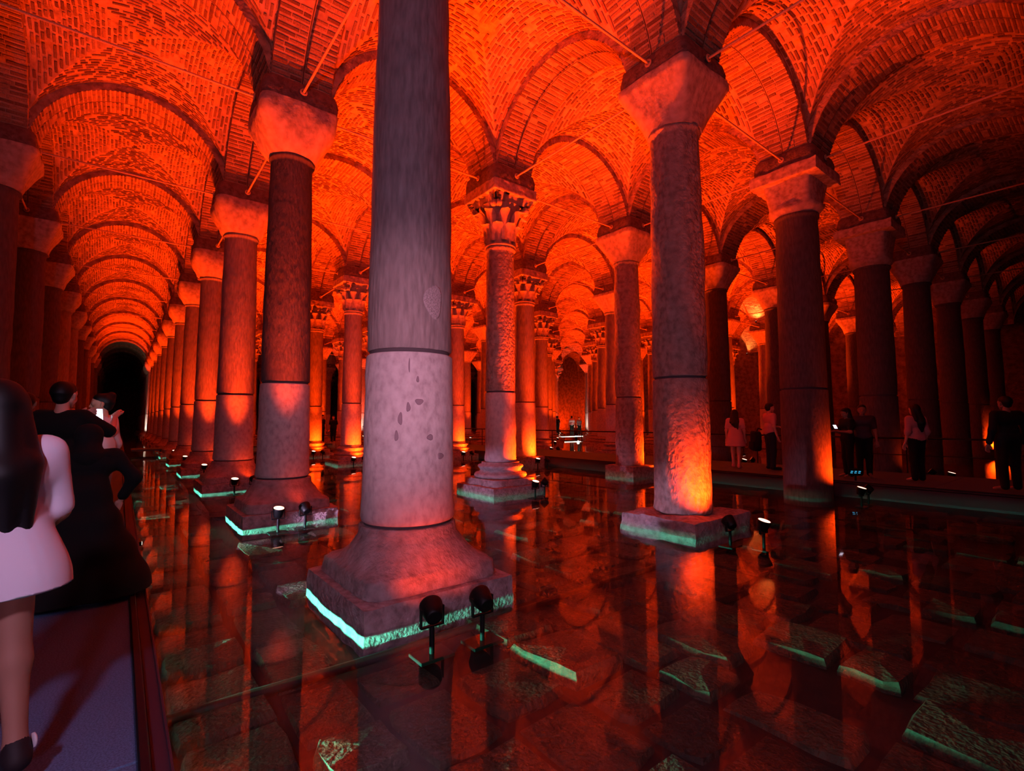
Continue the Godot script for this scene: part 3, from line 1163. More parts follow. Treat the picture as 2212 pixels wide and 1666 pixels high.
# marks on the big column: an oval repair, a bolt hole, dark chips
func dress_column(o: Node3D) -> void:
	var on := func(px: float, py: float, rad: float) -> Vector3:
		# the point of the shaft seen at that pixel, in the column's own frame
		var d := cam.basis * Vector3((px - 1106.0) / 1065.44, (833.0 - py) / 1065.44, -1.0)
		var e := EYE - o.position
		var a := d.x * d.x + d.z * d.z
		var b := e.x * d.x + e.z * d.z
		var cc := e.x * e.x + e.z * e.z - rad * rad
		return e + d * ((-b - sqrt(maxf(b * b - a * cc, 0.0))) / a)
	for s in [[935, 652, 0.394, 0.105, 0.17, "repair_patch", "patch", 0.012], [907, 450, 0.385, 0.016, 0.018, "bolt_hole", "chip", 0.004], [865, 905, 0.422, 0.022, 0.06, "chip", "stain", 0.005], [882, 880, 0.421, 0.02, 0.045, "chip", "stain", 0.005], [857, 942, 0.424, 0.018, 0.05, "chip", "stain", 0.005], [905, 868, 0.42, 0.04, 0.03, "chip", "stain", 0.005], [928, 945, 0.424, 0.03, 0.028, "chip", "stain", 0.005], [902, 820, 0.416, 0.013, 0.03, "chip", "stain", 0.004], [884, 790, 0.413, 0.008, 0.07, "chip", "stain", 0.004], [950, 985, 0.428, 0.035, 0.03, "chip", "stain", 0.005]]:
		var p: Vector3 = on.call(s[0], s[1], s[2])
		s[2] += 0.013
		var a := atan2(p.x, p.z)
		var g := Geo.new()
		var rows := []
		for q in 4:
			var row := PackedVector3Array()
			var f: float = [1.0, 0.93, 0.8, 0.02][q]
			var lift: float = [-0.012, s[7] * 0.7, s[7], s[7]][q]
			for k in 20:
				var t := TAU * k / 20.0
				var w := 1.0 + 0.12 * sin(t * 3.0 + s[0])
				var ang: float = a + cos(t) * s[3] * f * w / s[2]
				row.append(Vector3(sin(ang) * (s[2] + lift), p.y + sin(t) * s[4] * f * w, cos(ang) * (s[2] + lift)))
			rows.append(row)
		g.surf(rows, true, Vector3(0, p.y, 0))
		obj(s[5], g.mesh(M[s[6]]), o)

func tie_rods() -> void:
	var g := Geo.new()
	g.tube([Vector3(-0.5, 0, 0), Vector3(0.5, 0, 0)], [0.021], 8)
	var rod := g.mesh(M.iron)
	var count := {}
	for i in range(-1, 9):
		for j in range(-1, 6):
			for along in [false, true]:
				var a := Vector3(cx(j), 7.44, cz(i))
				var b := Vector3(cx(j), 7.44, cz(i + 1)) if along else Vector3(cx(j + 1), 7.44, cz(i))
				var pa := project(a)
				var pb := project(b)
				if pa.z < 0 and pb.z < 0 or i < 0 and not along:
					continue
				var seen := false
				for k in 9:
					var p := project(a.lerp(b, k / 8.0))
					if p.z > 0 and p.z < 45 and p.x > 0 and p.x < 2212 and p.y > 0:
						seen = true
				if not seen:
					continue
				var label := ""
				count[[j, along]] = count.get([j, along], -1) + 1
				var nth: String = ORD[count[[j, along]]]
				if along:
					label = "%s iron tie rod along the %s" % [nth, ROW[j]]
				else:
					label = "%s iron tie rod across from the %s" % [nth, ROW[j]]
				var o := obj("tie_rod", rod)
				var d := (b - a).normalized()
				o.position = (a + b) * 0.5
				o.transform = Transform3D(Basis(d, Vector3.UP, d.cross(Vector3.UP)) * Basis.from_scale(Vector3((b - a).length() - 1.26, 1, 1)), (a + b) * 0.5)
				tag(o, label, "tie rod", "iron tie rods")

# ------------------------------------------------------------------ floodlights in the water
func lamp_body(lit: String) -> Node3D:
	var o := Node3D.new()
	o.name = "floodlight"
	var g := Geo.new()
	g.cbox(Transform3D(Basis(), Vector3(0, BED + 0.012, 0)), Vector3(0.14, 0.012, 0.1), 0.004)
	obj("base_plate", g.mesh(M.black_metal), o)
	g = Geo.new()
	g.tube([Vector3(0, BED + 0.02, 0), Vector3(0, 0.22, 0)], [0.02], 10)
	obj("post", g.mesh(M.black_metal), o)
	g = Geo.new()
	for s in [-1.0, 1.0]:
		g.cbox(Transform3D(Basis(), Vector3(s * 0.092, 0.285, 0)), Vector3(0.005, 0.07, 0.016), 0.002)
	g.cbox(Transform3D(Basis(), Vector3(0, 0.22, 0)), Vector3(0.097, 0.006, 0.016), 0.002)
	obj("yoke", g.mesh(M.black_metal), o)
	var head := Node3D.new()
	head.name = "head"
	o.add_child(head)
	head.position = Vector3(0, 0.33, 0)
	g = Geo.new()
	g.lathe([Vector2(0.045, -0.085), Vector2(0.06, -0.08), Vector2(0.07, -0.04), Vector2(0.084, 0.02), Vector2(0.088, 0.05), Vector2(0.088, 0.062), Vector2(0.078, 0.062)], 24)
	obj("housing", g.mesh(M.black_metal), head)
	g = Geo.new()
	g.lathe([Vector2(0.076, 0.058), Vector2(0.075, 0.064), Vector2(0.05, 0.067), Vector2(0.004, 0.068)], 24)
	obj("lens", g.mesh(M[lit]), head)
	return o

func aim(head: Node3D, d: Vector3) -> void:
	var y := d.normalized()
	var x := y.cross(Vector3.BACK if absf(y.z) < 0.9 else Vector3.RIGHT).normalized()
	head.basis = Basis(x, y, x.cross(y))

func lamps() -> void:
	var up := lamp_body("lens")
	var aimed := lamp_body("lens_off")
	var at := {   # measured floodlights
		Vector2i(1, 0): Vector3(1.99, 0, -8.35), Vector2i(2, 0): Vector3(2.17, 0, -13.2), Vector2i(3, 0): Vector3(2.11, 0, -18.0),
		Vector2i(0, 1): Vector3(6.82, 0, -3.18), Vector2i(0, 2): Vector3(11.55, 0, -3.45), Vector2i(0, 3): Vector3(16.48, 0, -2.96),
		Vector2i(1, 1): Vector3(7.28, 0, -8.35), Vector2i(1, 2): Vector3(12.02, 0, -8.42),
	}
	for i in range(-1, 12):
		for j in range(-1, 8):
			if i == 0 and j == 0:
				continue
			var c := Vector3(cx(j), 0, cz(i))
			var p := project(c)
			if i >= 0 and (p.x < -200 or p.x > 2350 or p.z > (62.0 if p.x > 1170 and p.x < 1300 else 48.0) or (j >= 4 and i <= 1)):
				continue
			var pos: Vector3 = at.get(Vector2i(i, j), c + Vector3(-0.25, 0, 0.98))
			var e := 225.0
			if j < 0:
				e = 5.0
			if j == 1 and i == 1:
				e = 330.0
			if j == 2 and i == 1:
				e = 90.0
			if j == 1 and i == 0:
				e = 45.0
			if j == 2 and i == 0:
				e = 14.0
			if j >= 3 and i <= 1:
				e = 3.0
			if i < 0:
				e = [60.0, 60.0, 12.0][j + 1] if j < 2 else 4.0
			var o: Node3D = up.duplicate()
			o.name = numbered("floodlight")
			add_child(o)
			o.position = pos
			tag(o, "%s glowing floodlight back, beside the %s" % [place_in_row(i, j), ROW[j]], "floodlight", "underwater floodlights")
			var d := Vector3(0.05, 1.0, 0.27)
			aim(o.get_node("head"), d)
			var from := pos + Vector3(0, 0.33, 0) + d.normalized() * 0.075
			spot(from - pos, from - pos + d, RED, e, 39.0, 0.85, 0.05, o, "beam")
			if i >= 0 and i <= 4 and j >= 0 and j <= 3:
				column_lamp(aimed, pos + Vector3(0.42, 0, -0.06) if j == 0 else c + (Vector3(0.62, 0, 0.85) if i == 1 else Vector3(-0.42, 0, 0.98) if j == 1 and i == 0 else Vector3(0.12, 0, 1.08)), c, "dark floodlight aimed at the %s column, %s" % [place_in_row(i, j), ROW[j]], ((0.25 if i == 1 else 0.6) if j == 0 else 20.0) if j < 3 else 0.8)
	column_lamp(aimed, Vector3(1.88, 0, -3.33), Vector3(2.275, 0, Z0), "round black floodlight in front of the big foreground column", 0.8, 0.3)
	column_lamp(aimed, Vector3(2.30, 0, -3.28), Vector3(2.5, 0, Z0), "black floodlight turned sideways, right of the round one by the big column", 0.5, 0.3)
	for j in [6, 7]:
		column_lamp(aimed, Vector3(cx(j) - 0.15, 0, cz(0) + 0.95), Vector3(cx(j), 0, cz(0)), "floodlight at the hot-lit %s column beyond the right walkway" % ["first", "last"][j - 6], 70.0)
	for z in [-37.4, -42.2]:
		var o: Node3D = up.duplicate()
		o.name = numbered("floodlight")
		add_child(o)
		o.position = Vector3(38.4, 0, z)
		tag(o, "floodlight washing the right wall at the end of the central aisle, %s" % ("nearer one" if z > -40 else "farther one"), "floodlight", "underwater floodlights")
		aim(o.get_node("head"), Vector3(1, 0.9, 0))
		spot(Vector3(0.06, 0.38, 0), Vector3(1, 1.3, 0), RED, 60.0, 60.0, 1.0, 0.05, o, "beam")
	for w in [[Vector3(31.35 - 1.0, 7.66, cz(2)), "small uplight on a far arch springing, upper glow beyond the right walkway"], [Vector3(39.7, 7.0, -19.3), "small uplight high on the right wall, lower glow beyond the right walkway"]]:
		var o := thing("uplight", w[1], "uplight", w[0])
		var g := Geo.new()
		g.lathe([Vector2(0.03, 0.0), Vector2(0.05, 0.01), Vector2(0.055, 0.10), Vector2(0.05, 0.105)], 16)
		obj("housing", g.mesh(M.black_metal), o)
		g = Geo.new()
		g.lathe([Vector2(0.045, 0.10), Vector2(0.04, 0.11), Vector2(0.004, 0.112)], 16)
		obj("lens", g.mesh(M.lens_white), o)
		g = Geo.new()
		g.tube([Vector3(0, 0.03, 0), Vector3(1.3 if w[0].x > 35 else 0.6, 0.03, 0)], [0.015], 8)
		obj("bracket", g.mesh(M.black_metal), o)
		spot(Vector3(0, 0.13, 0), Vector3(0.02, 1.13, 0), Color(1, 0.62, 0.30), 5.0, 62.0, 1.0, 0.03, o, "beam")
	# white lamps far off
	var white := lamp_body("lens_white")
	for w in [[11, 0, "white floodlight far down the row of the big foreground column"], [6, 7, "white floodlight at the far end of the long central aisle"], [8, 3, "white floodlight far off between columns, left of the big column"]]:
		var c := Vector3(cx(w[1]), 0, cz(w[0]))
		var o: Node3D = white.duplicate()
		o.name = numbered("floodlight")
		add_child(o)
		o.position = c + Vector3(-0.95, 0, 0.95)
		tag(o, w[2], "floodlight", "white floodlights")
		var d := Vector3(0.35, 1.0, -0.45).normalized()
		aim(o.get_node("head"), d)
		spot(Vector3(0, 0.33, 0) + d * 0.075, Vector3(0, 0.33, 0) + d, Color(1, 0.93, 0.82), 9.0, 40.0, 1.0, 0.05, o, "beam")
	white.free()
	up.free()
	aimed.free()

func column_lamp(src: Node3D, pos: Vector3, c: Vector3, label: String, e: float, rise := 0.75) -> void:
	var o: Node3D = src.duplicate()
	o.name = numbered("floodlight")
	add_child(o)
	o.position = pos
	tag(o, label, "floodlight", "underwater floodlights")
	var d := (Vector3(c.x - pos.x, 0, c.z - pos.z).normalized() + Vector3(0, rise, 0)).normalized()
	aim(o.get_node("head"), d)
	var from := Vector3(0, 0.33, 0) + d * 0.075
	spot(from, from + d, RED, e, 42.0, 1.0, 0.05, o, "beam")

func cables() -> void:
	var g := Geo.new()
	var pts := []
	for k in 15:
		var t := k / 14.0
		pts.append(Vector3(lerpf(0.26, 6.85, t), -0.03 + 0.004 * sin(k * 1.7), -3.66 + 0.03 * sin(t * 7.0)))
	g.tube(pts, [0.034], 10)
	tag(obj("cable_conduit", g.mesh(M.cable)), "black cable conduit lying just under the water in front of the big column", "conduit")

# ------------------------------------------------------------------ railings
func railings() -> void:
	var o := thing("railing", "thin dark handrail on posts along the far side of the right walkway", "railing", Vector3(15.885, 0, 0))
	var g := Geo.new()
	g.tube([Vector3(0, 1.25, 4.0), Vector3(0, 1.25, -40.0)], [0.025], 8)
	obj("handrail", g.mesh(M.rail_paint), o)
	g = Geo.new()
	g.tube([Vector3(0, 0.82, 4.0), Vector3(0, 0.82, -40.0)], [0.012], 8)
	obj("middle_rail", g.mesh(M.rail_paint), o)
	g = Geo.new()
	g.tube([Vector3(0, DECK - 0.05, 0), Vector3(0, 1.25, 0)], [0.018], 8)
	var post := g.mesh(M.rail_paint)
	for k in 23:
		obj("post", post, o).position = Vector3(0, 0, 3.9 - k * 1.9)

# ------------------------------------------------------------------ people
# a smooth body round tapered bones: [from, to, radius at from, radius at to]; meshed as surface nets
func blob(bones: Array, cell: float, k := 0.02, hem := -99.0) -> Geo:
	var lo := Vector3.INF
	var hi := -Vector3.INF
	for b in bones:
		for e in 2:
			var r: float = b[2 + e] + cell * 2.5
			lo = lo.min(b[e] - Vector3(r, r, r))
			hi = hi.max(b[e] + Vector3(r, r, r))
	var nx := int((hi.x - lo.x) / cell) + 2
	var ny := int((hi.y - lo.y) / cell) + 2
	var nz := int((hi.z - lo.z) / cell) + 2
	var acc := PackedFloat32Array()
	acc.resize(nx * ny * nz)
	for b in bones:
		var a: Vector3 = b[0]
		var ab: Vector3 = b[1] - a
		var len2 := maxf(ab.length_squared(), 1e-9)
		var ra: float = b[2]
		var dr: float = b[3] - ra
		var m := maxf(ra, b[3]) + maxf(cell * 2.0, k * 3.0)
		var l := ((a.min(b[1]) - Vector3(m, m, m) - lo) / cell).floor()
		var h := ((a.max(b[1]) + Vector3(m, m, m) - lo) / cell).ceil()
		var x0 := maxi(int(l.x), 0)
		var y0 := maxi(int(l.y), 0)
		var z0 := maxi(int(l.z), 0)
		var x1 := mini(int(h.x), nx - 1)
		var y1 := mini(int(h.y), ny - 1)
		var z1 := mini(int(h.z), nz - 1)
		if lo.y + y0 * cell < hem:
			y0 = int(ceil((hem - lo.y) / cell))
		for z in range(z0, z1 + 1):
			for y in range(y0, y1 + 1):
				var p := lo + Vector3(x0, y, z) * cell - a
				var at := (z * ny + y) * nx + x0
				for x in range(x0, x1 + 1):
					var t := clampf(p.dot(ab) / len2, 0.0, 1.0)
					var d := (p - ab * t).length() - ra - dr * t
					if d < m:
						acc[at] += exp(-clampf(d / k, -25.0, 25.0))
					at += 1
					p.x += cell
	# field value > 1 is inside
	var g := Geo.new()
	var id := PackedInt32Array()
	id.resize(nx * ny * nz)
	id.fill(-1)
	var row := nx
	var lay := nx * ny
	var corner := [0, 1, row, row + 1, lay, lay + 1, lay + row, lay + row + 1]
	var off := [Vector3(0, 0, 0), Vector3(1, 0, 0), Vector3(0, 1, 0), Vector3(1, 1, 0), Vector3(0, 0, 1), Vector3(1, 0, 1), Vector3(0, 1, 1), Vector3(1, 1, 1)]
	var edges := [[0, 1], [2, 3], [4, 5], [6, 7], [0, 2], [1, 3], [4, 6], [5, 7], [0, 4], [1, 5], [2, 6], [3, 7]]
	for z in nz - 1:
		for y in ny - 1:
			var at := (z * ny + y) * nx
			for x in nx - 1:
				var i := at + x
				var inside := 0
				for q in 8:
					if acc[i + corner[q]] > 1.0:
						inside += 1
				if inside == 0 or inside == 8:
					continue
				var sum := Vector3.ZERO
				var cnt := 0
				var grad := Vector3.ZERO
				for e in edges:
					var va := acc[i + corner[e[0]]]
					var vb := acc[i + corner[e[1]]]
					if (va > 1.0) != (vb > 1.0):
						var la := log(maxf(va, 1e-6))
						var lb := log(maxf(vb, 1e-6))
						la = maxf(la, -cell / k * 1.5)
						lb = maxf(lb, -cell / k * 1.5)
						var t := clampf(la / (la - lb), 0.0, 1.0)
						sum += off[e[0]].lerp(off[e[1]], t)
						cnt += 1
				for q in 8:
					grad += (off[q] - Vector3(0.5, 0.5, 0.5)) * -clampf(log(maxf(acc[i + corner[q]], 1e-6)), -3.0, 3.0)
				id[i] = g.vert(lo + (Vector3(x, y, z) + sum / cnt) * cell, grad.normalized())
	for z in range(1, nz - 1):
		for y in range(1, ny - 1):
			for x in range(1, nx - 1):
				var i := (z * ny + y) * nx + x
				var s := acc[i] > 1.0
				if s != (acc[i + 1] > 1.0):
					quad_ids(g, id[i], id[i - row], id[i - row - lay], id[i - lay])
				if s != (acc[i + row] > 1.0):
					quad_ids(g, id[i], id[i - 1], id[i - 1 - lay], id[i - lay])
				if s != (acc[i + lay] > 1.0):
					quad_ids(g, id[i], id[i - 1], id[i - 1 - row], id[i - row])
	return g

func quad_ids(g: Geo, a: int, b: int, c: int, d: int) -> void:
	if a < 0 or b < 0 or c < 0 or d < 0:
		return
	g.tri(a, b, c)
	g.tri(a, c, d)

var head_geo: Geo
var hand_geo: Geo

func make_head() -> Geo:   # faces +z, its middle at the origin, 0.23 high
	var v := func(x: float, y: float, z: float) -> Vector3: return Vector3(x, y, z)
	return blob([
		[v.call(0, 0.03, -0.035), v.call(0, 0.035, 0.01), 0.078, 0.076], [v.call(0, 0.045, 0.03), v.call(0, 0.02, 0.035), 0.055, 0.055],
		[v.call(-0.03, -0.03, 0.03), v.call(0.03, -0.03, 0.03), 0.044, 0.044], [v.call(0, -0.05, 0.02), v.call(0, -0.088, 0.06), 0.052, 0.022],
		[v.call(-0.05, -0.05, 0.0), v.call(-0.01, -0.088, 0.055), 0.022, 0.018], [v.call(0.05, -0.05, 0.0), v.call(0.01, -0.088, 0.055), 0.022, 0.018],
		[v.call(0, 0.012, 0.084), v.call(0, -0.026, 0.102), 0.008, 0.012], [v.call(-0.012, -0.03, 0.09), v.call(0.012, -0.03, 0.09), 0.009, 0.009],
		[v.call(-0.04, 0.026, 0.072), v.call(0.04, 0.026, 0.072), 0.012, 0.012], [v.call(-0.02, -0.056, 0.079), v.call(0.02, -0.056, 0.079), 0.007, 0.007],
		[v.call(-0.016, -0.066, 0.076), v.call(0.016, -0.066, 0.076), 0.008, 0.008],
		[v.call(-0.031, 0.006, 0.074), v.call(-0.031, 0.006, 0.075), 0.011, 0.011], [v.call(0.031, 0.006, 0.074), v.call(0.031, 0.006, 0.075), 0.011, 0.011],
		[v.call(-0.083, 0.012, -0.012), v.call(-0.08, -0.026, -0.004), 0.013, 0.009], [v.call(0.083, 0.012, -0.012), v.call(0.08, -0.026, -0.004), 0.013, 0.009],
	], 0.0065, 0.006)

func make_hand() -> Geo:   # hangs down -y from the wrist at the origin, palm towards +z, thumb at +x
	var b := [[Vector3(-0.022, -0.02, 0), Vector3(-0.028, -0.08, 0), 0.014, 0.013], [Vector3(0.0, -0.02, 0), Vector3(0.0, -0.085, 0), 0.015, 0.013], [Vector3(0.02, -0.02, 0), Vector3(0.026, -0.082, 0), 0.014, 0.013], [Vector3(0, 0.03, 0), Vector3(0, -0.02, 0), 0.024, 0.02]]
	for f in [[-0.032, 0.058, 0.0075], [-0.011, 0.074, 0.008], [0.011, 0.08, 0.0085], [0.031, 0.07, 0.008]]:
		var p := Vector3(f[0], -0.085, 0.0)
		var ang := 0.2
		for s in [0.45, 0.31, 0.24]:
			var q: Vector3 = p + Vector3(f[0] * 0.12 * s, -cos(ang), sin(ang)) * f[1] * s
			b.append([p, q, f[2], f[2] * 0.93])
			p = q
			ang += 0.38
	b.append([Vector3(0.022, -0.03, 0.006), Vector3(0.05, -0.062, 0.018), 0.013, 0.01])
	b.append([Vector3(0.05, -0.062, 0.018), Vector3(0.058, -0.095, 0.026), 0.01, 0.008])
	return blob(b, 0.0055, 0.005)

# d: height, face (yaw), at, lean, top, bottom, hair, style of dress, elbow/wrist places
func person(label: String, d: Dictionary) -> Node3D:
	var o := thing("person", label, "person", d.at + Vector3(0, 0.014, 0), d.get("turn", 0.0))
	var s: float = d.get("h", 1.7) / 1.7
	var w: float = d.get("wide", 1.0)
	var cell: float = d.get("cell", 0.02)
	var lean: float = d.get("lean", 0.0)
	var st: float = d.get("stride", 0.0)
	var hipc := Vector3(0, 0.93, 0)
	var lb := Basis(Vector3.RIGHT, lean)
	var up := func(x: float, y: float, z: float) -> Vector3: return (hipc + lb * (Vector3(x * w, y, z) - hipc)) * s
	var J := {}
	for q in [[1.0, st], [-1.0, -st]]:
		var e: String = "l" if q[0] > 0 else "r"
		J["hip" + e] = Vector3(0.085 * q[0] * w, 0.92, 0) * s
		J["knee" + e] = Vector3(0.09 * q[0] * w, 0.49, q[1] * 0.55 + 0.02) * s
		J["ank" + e] = Vector3(0.09 * q[0] * w, 0.085 + (0.06 if q[1] < -0.1 else 0.0), q[1]) * s
		J["toe" + e] = Vector3(0.11 * q[0] * w, 0.035, q[1] + 0.17) * s
		J["sho" + e] = up.call(0.18 * q[0], 1.385, 0)
		var el: Array = d.get("elbow_" + e, [0.24 * q[0], 1.10, -0.03])
		var wr: Array = d.get("wrist_" + e, [0.25 * q[0], 0.86, 0.04])
		J["elb" + e] = up.call(el[0], el[1], el[2])
		J["wri" + e] = up.call(wr[0], wr[1], wr[2])
	var neck: Vector3 = up.call(0, 1.42, -0.01)
	var head_at: Vector3 = up.call(0, 1.585, 0.025) + Vector3(0, 0, d.get("head_fwd", 0.0))
	var hb: Basis = Basis(Vector3.UP, d.get("look", 0.0)) * Basis(Vector3.RIGHT, lean * 0.6 + d.get("nod", 0.0))
	# the body: one skin
	var bones := [[neck, head_at + Vector3(0, -0.06, -0.02) * s, 0.052 * s, 0.05 * s], [up.call(-0.09, 1.3, 0), up.call(0.09, 1.3, 0), 0.1 * s, 0.1 * s], [up.call(-0.05, 1.1, 0), up.call(0.05, 1.1, 0), 0.095 * s, 0.095 * s], [up.call(-0.06, 0.96, 0), up.call(0.06, 0.96, 0), 0.11 * s, 0.11 * s], [up.call(-0.15, 1.385, 0), up.call(0.15, 1.385, 0), 0.05 * s, 0.05 * s]]
	for e in ["l", "r"]:
		bones.append([J["hip" + e], J["knee" + e], 0.08 * s, 0.054 * s])
		bones.append([J["knee" + e], J["ank" + e], 0.054 * s, 0.036 * s])
		bones.append([J["ank" + e], J["toe" + e], 0.036 * s, 0.028 * s])
		bones.append([J["sho" + e], J["elb" + e], 0.046 * s, 0.038 * s])
		bones.append([J["elb" + e], J["wri" + e], 0.037 * s, 0.025 * s])
	var body := blob(bones, cell, 0.014)
	body.join(head_geo, Transform3D(hb * Basis.from_scale(Vector3(s, s, s)), head_at))
	for e in ["l", "r"]:
		var dn: Vector3 = (J["wri" + e] - J["elb" + e]).normalized()
		var z := Vector3(0, 0, 1) if absf(dn.z) < 0.8 else Vector3(0, 1, 0)
		var x := (-dn).cross(z).normalized()
		if e == "l":
			x = -x
		z = x.cross(-dn)
		var hb2 := Basis(x, -dn, z)
		body.join(hand_geo, Transform3D(hb2 * Basis.from_scale(Vector3(s, s, s)), J["wri" + e] + dn * 0.01))
	obj("body", body.mesh(d.get("skin", M.skin)), o)
	# clothes
	var c := 0.02 * s
	var fit := func(list: Array, grow: float) -> Array:
		var r := []
		for b in list:
			r.append([b[0], b[1], b[2] + grow, b[3] + grow])
		return r
	var torso: Array = fit.call([bones[1], bones[2], bones[3], bones[4]], c)
	var style: String = d.get("style", "trousers")
	var sleeve: float = d.get("sleeve", 0.7)
	for e in ["l", "r"]:
		var sh: Vector3 = J["sho" + e]
		var el: Vector3 = J["elb" + e]
		if sleeve <= 1.0:
			torso.append([sh, sh.lerp(el, sleeve), 0.066 * s, 0.062 * s])
		else:
			torso.append([sh, el, 0.066 * s, 0.058 * s])
			torso.append([el, el.lerp(J["wri" + e], sleeve - 1.0), 0.058 * s, 0.05 * s])
	if style == "trousers" or style == "shorts":
		obj("shirt", blob(torso, cell, 0.016).mesh(d.top), o)
		var legs := [[up.call(-0.06, 0.95, 0), up.call(0.06, 0.95, 0), 0.125 * s, 0.125 * s]]
		for e in ["l", "r"]:
			legs.append([J["hip" + e], J["knee" + e], 0.1 * s, 0.075 * s])
			if style == "trousers":
				legs.append([J["knee" + e], J["ank" + e], 0.075 * s, 0.062 * s])
		obj("trousers", blob(legs, cell, 0.014).mesh(d.bottom), o)
	else:
		var hem: float = d.get("hem", 0.5)
		var flare: float = d.get("flare", 0.24)
		for k in 4:
			var a := k / 3.0
			var y := lerpf(1.02, hem + 0.02, a)
			var r := lerpf(0.125, flare - 0.06, a)
			for x in [-0.5, 0.5]:
				torso.append([Vector3(x * r * 0.9, y, -0.02 * a) * s, Vector3(x * r * 0.9, y - 0.12, -0.03 * a) * s, r * s, (r + 0.012) * s])
		obj("dress" if style == "dress" else "robe", blob(torso, cell, 0.02, hem * s).mesh(d.top), o)
	if d.has("shoes"):
		for e in ["l", "r"]:
			obj("shoe", blob([[J["ank" + e] + Vector3(0, -0.03, -0.03) * s, J["toe" + e], 0.047 * s, 0.04 * s], [J["ank" + e], J["ank" + e] + Vector3(0, 0.02, 0) * s, 0.046 * s, 0.045 * s]], minf(cell, 0.015), 0.01).mesh(d.shoes), o)
	# hair or hood
	var hs: String = d.get("hair_style", "short")
	var hr := []
	var hp := func(x: float, y: float, z: float) -> Vector3: return head_at + hb * (Vector3(x, y, z) * s)
	if hs == "hood":
		hr = [[hp.call(0, 0.03, -0.03), hp.call(0, 0.0, -0.03), 0.12 * s, 0.115 * s], [hp.call(0, -0.06, -0.03), neck + Vector3(0, -0.03, -0.02), 0.1 * s, 0.14 * s], [up.call(-0.13, 1.36, -0.02), up.call(0.13, 1.36, -0.02), 0.085 * s, 0.085 * s]]
	else:
		hr = [[hp.call(0, 0.052, -0.035), hp.call(0, 0.058, 0.005), 0.083 * s, 0.078 * s], [hp.call(0, 0.02, -0.055), hp.call(0, -0.02, -0.055), 0.078 * s, 0.062 * s]]
		if hs == "long":
			hr.append([hp.call(-0.055, 0.02, -0.04), up.call(-0.085, 1.36, -0.09), 0.045 * s, 0.05 * s])
			hr.append([hp.call(0.055, 0.02, -0.04), up.call(0.085, 1.36, -0.09), 0.045 * s, 0.05 * s])
			hr.append([hp.call(0, 0.0, -0.06), up.call(0.0, 1.30, -0.12), 0.07 * s, 0.075 * s])
			hr.append([up.call(0.0, 1.30, -0.12), up.call(-0.02, d.get("hair_end", 1.12), -0.12), 0.085 * s, 0.03 * s])
			if d.has("hair_end"):
				hr.append([up.call(-0.07, 1.33, -0.12), up.call(-0.09, d.hair_end - 0.07, -0.12), 0.06 * s, 0.014 * s])
				hr.append([up.call(0.07, 1.33, -0.12), up.call(0.06, d.hair_end + 0.09, -0.13), 0.06 * s, 0.016 * s])
		elif hs == "bun":
			hr.append([hp.call(0, 0.10, -0.09), hp.call(0, 0.11, -0.095), 0.045 * s, 0.045 * s])
	obj("hood" if hs == "hood" else "hair", blob(hr, 0.012, 0.012).mesh(d.get("hair", M.hair)), o)
	return o

func phone(label: String, at: Vector3, yaw: float, tilt: float) -> void:
	var o := thing("phone", label, "phone", at)
	o.basis = Basis(Vector3.UP, yaw) * Basis(Vector3.RIGHT, tilt)
	var g := Geo.new()
	g.cbox(Transform3D(), Vector3(0.037, 0.075, 0.005), 0.003)
	obj("case", g.mesh(M.black_metal), o)
	g = Geo.new()
	g.box(Vector3(-0.033, -0.068, 0.0045), Vector3(0.033, 0.068, 0.0056))
	obj("screen", g.mesh(M.screen), o)

